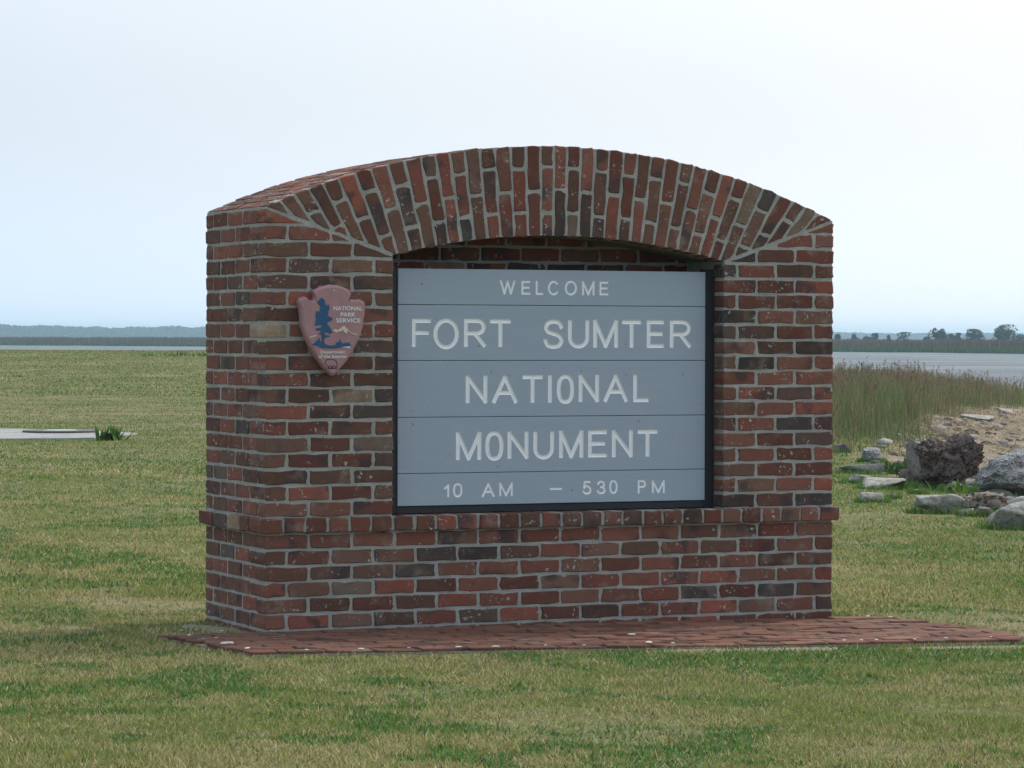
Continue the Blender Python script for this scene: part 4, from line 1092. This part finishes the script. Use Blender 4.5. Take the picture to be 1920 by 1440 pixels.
# ------------------------------------------------------------------ concrete slab with manhole, weeds
slab = empty('concrete_slab', (7.1, 29.2, 0.0))
tag(slab, 'pale flat concrete slab with round manhole cover in the left lawn', 'slab')
SL = [(4.6, 28.6), (6.11, 27.45), (7.36, 27.3), (8.0, 27.9), (8.35, 28.6), (8.1, 29.8), (7.2, 31.1), (5.6, 31.9)]
sz = sum(float(ground_z(x, y)) for x, y in SL) / len(SL) + 0.03
bm = bmesh.new()
f = bm.faces.new([bm.verts.new((x - 7.1, y - 29.2, float(ground_z(x, y)) + .022)) for x, y in SL])
g = bmesh.ops.extrude_face_region(bm, geom=[f])
for v in g['geom']:
    if isinstance(v, bmesh.types.BMVert): v.co.z -= 0.25
bmesh.ops.recalc_face_normals(bm, faces=bm.faces)
bmesh.ops.bevel(bm, geom=[e for e in bm.edges], offset=0.012, segments=2, affect='EDGES')
me = bpy.data.meshes.new('slab'); bm.to_mesh(me); bm.free()
o = link('slab', me, M['concrete'], slab, (7.1, 29.2, 0))
def disc(name, r0, r1, z0, z1, mat, seg=40):
    V_, F_ = [], []
    for rr, z in ((r0, z1), (r1, z1), (r1, z0)):
        for i in range(seg): V_.append((rr * math.cos(2 * math.pi * i / seg), rr * math.sin(2 * math.pi * i / seg), z))
    for r_ in range(2):
        for i in range(seg): F_.append([r_ * seg + i, (r_ + 1) * seg + i, (r_ + 1) * seg + (i + 1) % seg, r_ * seg + (i + 1) % seg])
    if r0 < 0.02 or name == 'manhole_cover': F_.append(list(range(seg)))
    return link(name, mesh_of(V_, F_, name), mat, slab, (7.5, 29.4, float(ground_z(7.5, 29.4)) + .026))
disc('manhole_ring', 0.24, 0.52, -0.02, 0.022, M['iron']); disc('manhole_cover', 0.03, 0.235, -0.02, 0.026, M['steel'])

def leafy(name, label, x, y, n, L, wd, spread, seed, cols):
    rg = np.random.default_rng(seed); V_, F_, c_ = [], [], []
    for i in range(n):
        az = rg.uniform(0, 6.28); ln = L * rg.uniform(.6, 1.1); w_ = wd * rg.uniform(.7, 1.2); el = rg.uniform(.35, 1.4)
        bx, by = rg.normal(0, spread, 2); d_ = np.array([math.cos(az), math.sin(az)]); pp = np.array([-d_[1], d_[0]])
        b0 = len(V_)
        for t_, ww in ((0, .5), (.3, 1.0), (.65, .8), (1.0, .05)):
            q = ln * t_; hor = q * math.cos(el) * (0.7 + .5 * t_); z = q * math.sin(el) - 0.45 * ln * t_ ** 2 * math.cos(el)
            for sgn in (-1, 1):
                p_ = np.array([bx, by]) + d_ * hor + pp * sgn * w_ * ww / 2; V_.append((p_[0], p_[1], z))
        for k_ in range(3): F_.append([b0 + 2 * k_, b0 + 2 * k_ + 1, b0 + 2 * k_ + 3, b0 + 2 * k_ + 2]); c_.append(np.array(cols[rg.integers(len(cols))]) * rg.uniform(.7, 1.3))
    me = mesh_np(np.array(V_), np.array(F_), name, np.array(c_))
    root = empty(name, (x, y, float(ground_z(x, y)))); tag(root, label, 'plant')
    ch = bpy.data.objects.new('leaves', me); COL.objects.link(ch); me.materials.append(M['blades']); ch.parent = root; ch['kind'] = 'stuff'
    return root
leafy('weed_plant', 'leafy green weed growing over the edge of the concrete slab', 7.45, 26.9, 70, .26, .045, .10, 5, [(.07, .14, .035), (.10, .19, .05)])
leafy('weed_plant', 'low weed patch at the far crest of the left lawn', 27.4, 84.6, 70, .20, .06, .9, 6, [(.08, .14, .05), (.13, .15, .06)])
leafy('weed_plant', 'green weed tuft growing against the dark boulders', 10.6, 11.3, 60, .16, .03, .14, 7, [(.07, .15, .03), (.12, .2, .05)])
leafy('weed_plant', 'dark leafy weed between the pebbly stone and the boulders', 12.3, 15.2, 60, .22, .05, .12, 8, [(.04, .09, .03), (.06, .11, .04)])

# ------------------------------------------------------------------ far bank: marsh grass, trees, wood
def far_marsh():
    root = empty('far_marsh_grass'); tag(root, 'band of green and brown marsh grass along the far bank', 'grass', kind='stuff')
    for nm, n, off0, off1, h, wd, cs in (('low_marsh_grass', 60000, 0.5, 24, 1.0, .30, ((.10, .155, .065), (.085, .13, .06))), ('tall_marsh_grass', 120000, 16, 150, 2.05, .34, ((.145, .108, .085), (.115, .098, .07), (.155, .125, .10)))):
        u = RNG.uniform(-.24, .24, n); d = 672 - 984 * np.clip(u, -.2, .2) + 26 * (fbm(u * 60, u * 0, 31) - .5) + off0 + (off1 - off0) * RNG.random(n) ** 1.3
        s = u * d; x, y = xy(d, s)
        hh = h * RNG.uniform(.7, 1.12, n) * (0.86 + .28 * fbm(u * 140, d * .02, 71))
        ci = RNG.integers(0, len(cs), n); c_ = np.array(cs)[ci] * RNG.uniform(.75, 1.25, n)[:, None]
        me = blades(x, y, ground_z(x, y) - .05, hh, wd * RNG.uniform(.6, 1.5, n), np.abs(RNG.normal(0, .12, n)), c_, nm, '')
        tag(link(nm, me, M['blades'], root), kind='stuff')
far_marsh()

def crown_mesh(w, h, n, size, seed, cols, lobes=7):
    rg = np.random.default_rng(seed)
    L = rg.normal(size=(lobes, 3)) * np.array([w * .24, w * .24, h * .2]) + np.array([0, 0, h * .55])
    rad = rg.uniform(.22, .36, lobes)
    k_ = rg.integers(0, lobes, n); q = rg.normal(size=(n, 3)); q /= np.linalg.norm(q, axis=1)[:, None]
    c_ = L[k_] + q * (rad[k_] * rg.uniform(.55, 1.0, n) ** .5)[:, None] * np.array([w, w, h * .95])
    c_[:, 2] = np.clip(c_[:, 2], h * .06, h * 1.0)
    a, b = rg.normal(size=(n, 3)), rg.normal(size=(n, 3))
    a /= np.linalg.norm(a, axis=1)[:, None]; b -= a * (a * b).sum(1)[:, None]; b /= np.linalg.norm(b, axis=1)[:, None]
    sz_ = size * rg.uniform(.5, 1.3, n)[:, None]
    V_ = np.stack([c_ - a * sz_, c_ + b * sz_ * .7, c_ + a * sz_, c_ - b * sz_ * .7], 1)
    col = np.array(cols)[rg.integers(0, len(cols), n)] * rg.uniform(.7, 1.35, n)[:, None]
    return mesh_np(V_.reshape(-1, 3), np.arange(4 * n).reshape(n, 4), 'crown', col)

def trunk_mesh(h, r0):
    V_, F_ = [], []
    for k_, (z, rr, ox) in enumerate(((0, r0, 0), (h * .3, r0 * .8, .05 * h), (h * .6, r0 * .5, .02 * h), (h * .85, r0 * .15, .06 * h))):
        for i in range(6): V_.append((ox + rr * math.cos(i * math.pi / 3), rr * math.sin(i * math.pi / 3), z))
        if k_:
            for i in range(6): F_.append([6 * (k_ - 1) + i, 6 * (k_ - 1) + (i + 1) % 6, 6 * k_ + (i + 1) % 6, 6 * k_ + i])
    return mesh_of(V_, F_, 'trunk')
TREES = [  # image column, distance, height above the marsh floor, width, label
    (1570, 790, 3.0, 1.6, 'tiny round shrub nearest the sign wall on the far marsh'), (1600, 800, 3.0, 1.5, 'small round shrub second from the sign wall on the far marsh'),
    (1623, 790, 3.3, 2.2, 'rounded bush third from the sign wall on the far marsh'), (1639, 810, 3.2, 1.6, 'small pointed bush fourth from the sign wall on the far marsh'),
    (1666, 800, 2.8, 1.1, 'tiny lone bush left of the wide low one on the marsh'), (1699, 800, 3.5, 4.8, 'wide low spreading tree left of the tall square one'),
    (1735, 820, 2.6, 2.2, 'low thin bush just left of the tall square tree'), (1760, 790, 5.0, 3.5, 'tall square topped dark tree, left of the two tallest'),
    (1782, 820, 3.1, 1.9, 'small bush right behind the tall square tree'), (1796, 800, 3.3, 1.7, 'narrow bush between the square tree and the ragged tree'),
    (1827, 800, 4.3, 4.6, 'ragged spreading tree between the two tallest trees'), (1881, 780, 5.5, 5.0, 'tallest broad dark tree at the right end of the marsh'),
    (1916, 810, 3.2, 3.0, 'low bush at the right end beside the tallest tree')]
for i, (px, d, h_, w_, lab) in enumerate(TREES):
    x, y = xy(d, (px - 960) / 6000 * d); z = float(ground_z(x, y))
    root = empty('marsh_tree', (x, y, z)); tag(root, lab, 'tree', 'trees on the far marsh')
    for nm, me, mt in (('trunk', trunk_mesh(h_, .14), M['bark']), ('crown', crown_mesh(w_, h_, 1100 if h_ > 4 else 480, .27, 60 + i, [(.045, .07, .04), (.06, .085, .045), (.035, .052, .035)], 12 if h_ > 4 else 6), M['blades'])):
        o = bpy.data.objects.new(nm, me); COL.objects.link(o); me.materials.append(mt); o.parent = root

def far_wood():
    n = 60000; u = RNG.uniform(-.27, .27, n)
    d = 3000 + 3200 * (u + .16) + RNG.uniform(0, 90, n)
    prof = 7.2 + 4.6 * fbm(u * 46, u * 0, 13, 5) + 3.4 * fbm(u * 170, u * 0, 14, 4)
    prof = prof * (1.0 - .30 * sm((u - .03) / .12))
    q = RNG.random(n) ** .75; hz = prof * q
    x, y = xy(d, u * d)
    c0 = np.stack([x, y, -1.0 + hz], 1)
    a, b = RNG.normal(size=(n, 3)), RNG.normal(size=(n, 3))
    a /= np.linalg.norm(a, axis=1)[:, None]; b -= a * (a * b).sum(1)[:, None]; b /= np.linalg.norm(b, axis=1)[:, None]
    sz_ = RNG.uniform(1.0, 2.4, n)[:, None]
    V_ = np.stack([c0 - a * sz_, c0 + b * sz_ * .8, c0 + a * sz_, c0 - b * sz_ * .8], 1)
    col = np.array([.05, .065, .04]) * RNG.uniform(.6, 1.4, n)[:, None]
    me = mesh_np(V_.reshape(-1, 3), np.arange(4 * n).reshape(n, 4), 'far_wood', col)
    tag(link('far_wood', me, M['blades']), 'blue hazy line of woodland along the horizon', 'woodland', kind='stuff')
far_wood()

# ------------------------------------------------------------------ hazy sea air
t = NT('sea_haze'); vol = t.node('ShaderNodeVolumePrincipled')
vol.inputs['Color'].default_value = (0.57, 0.82, 1.0, 1); vol.inputs['Density'].default_value = 0.00022; vol.inputs['Anisotropy'].default_value = 0.2
t.l.new(vol.outputs[0], t.out.inputs['Volume'])
me, c_ = box_mesh(-5600, 5600, -5600, 5600, -4.5, 17, 0, 'haze')
tag(link('haze', me, t.m, loc=c_), 'thin pale haze over the river and marsh', 'haze', kind='stuff')
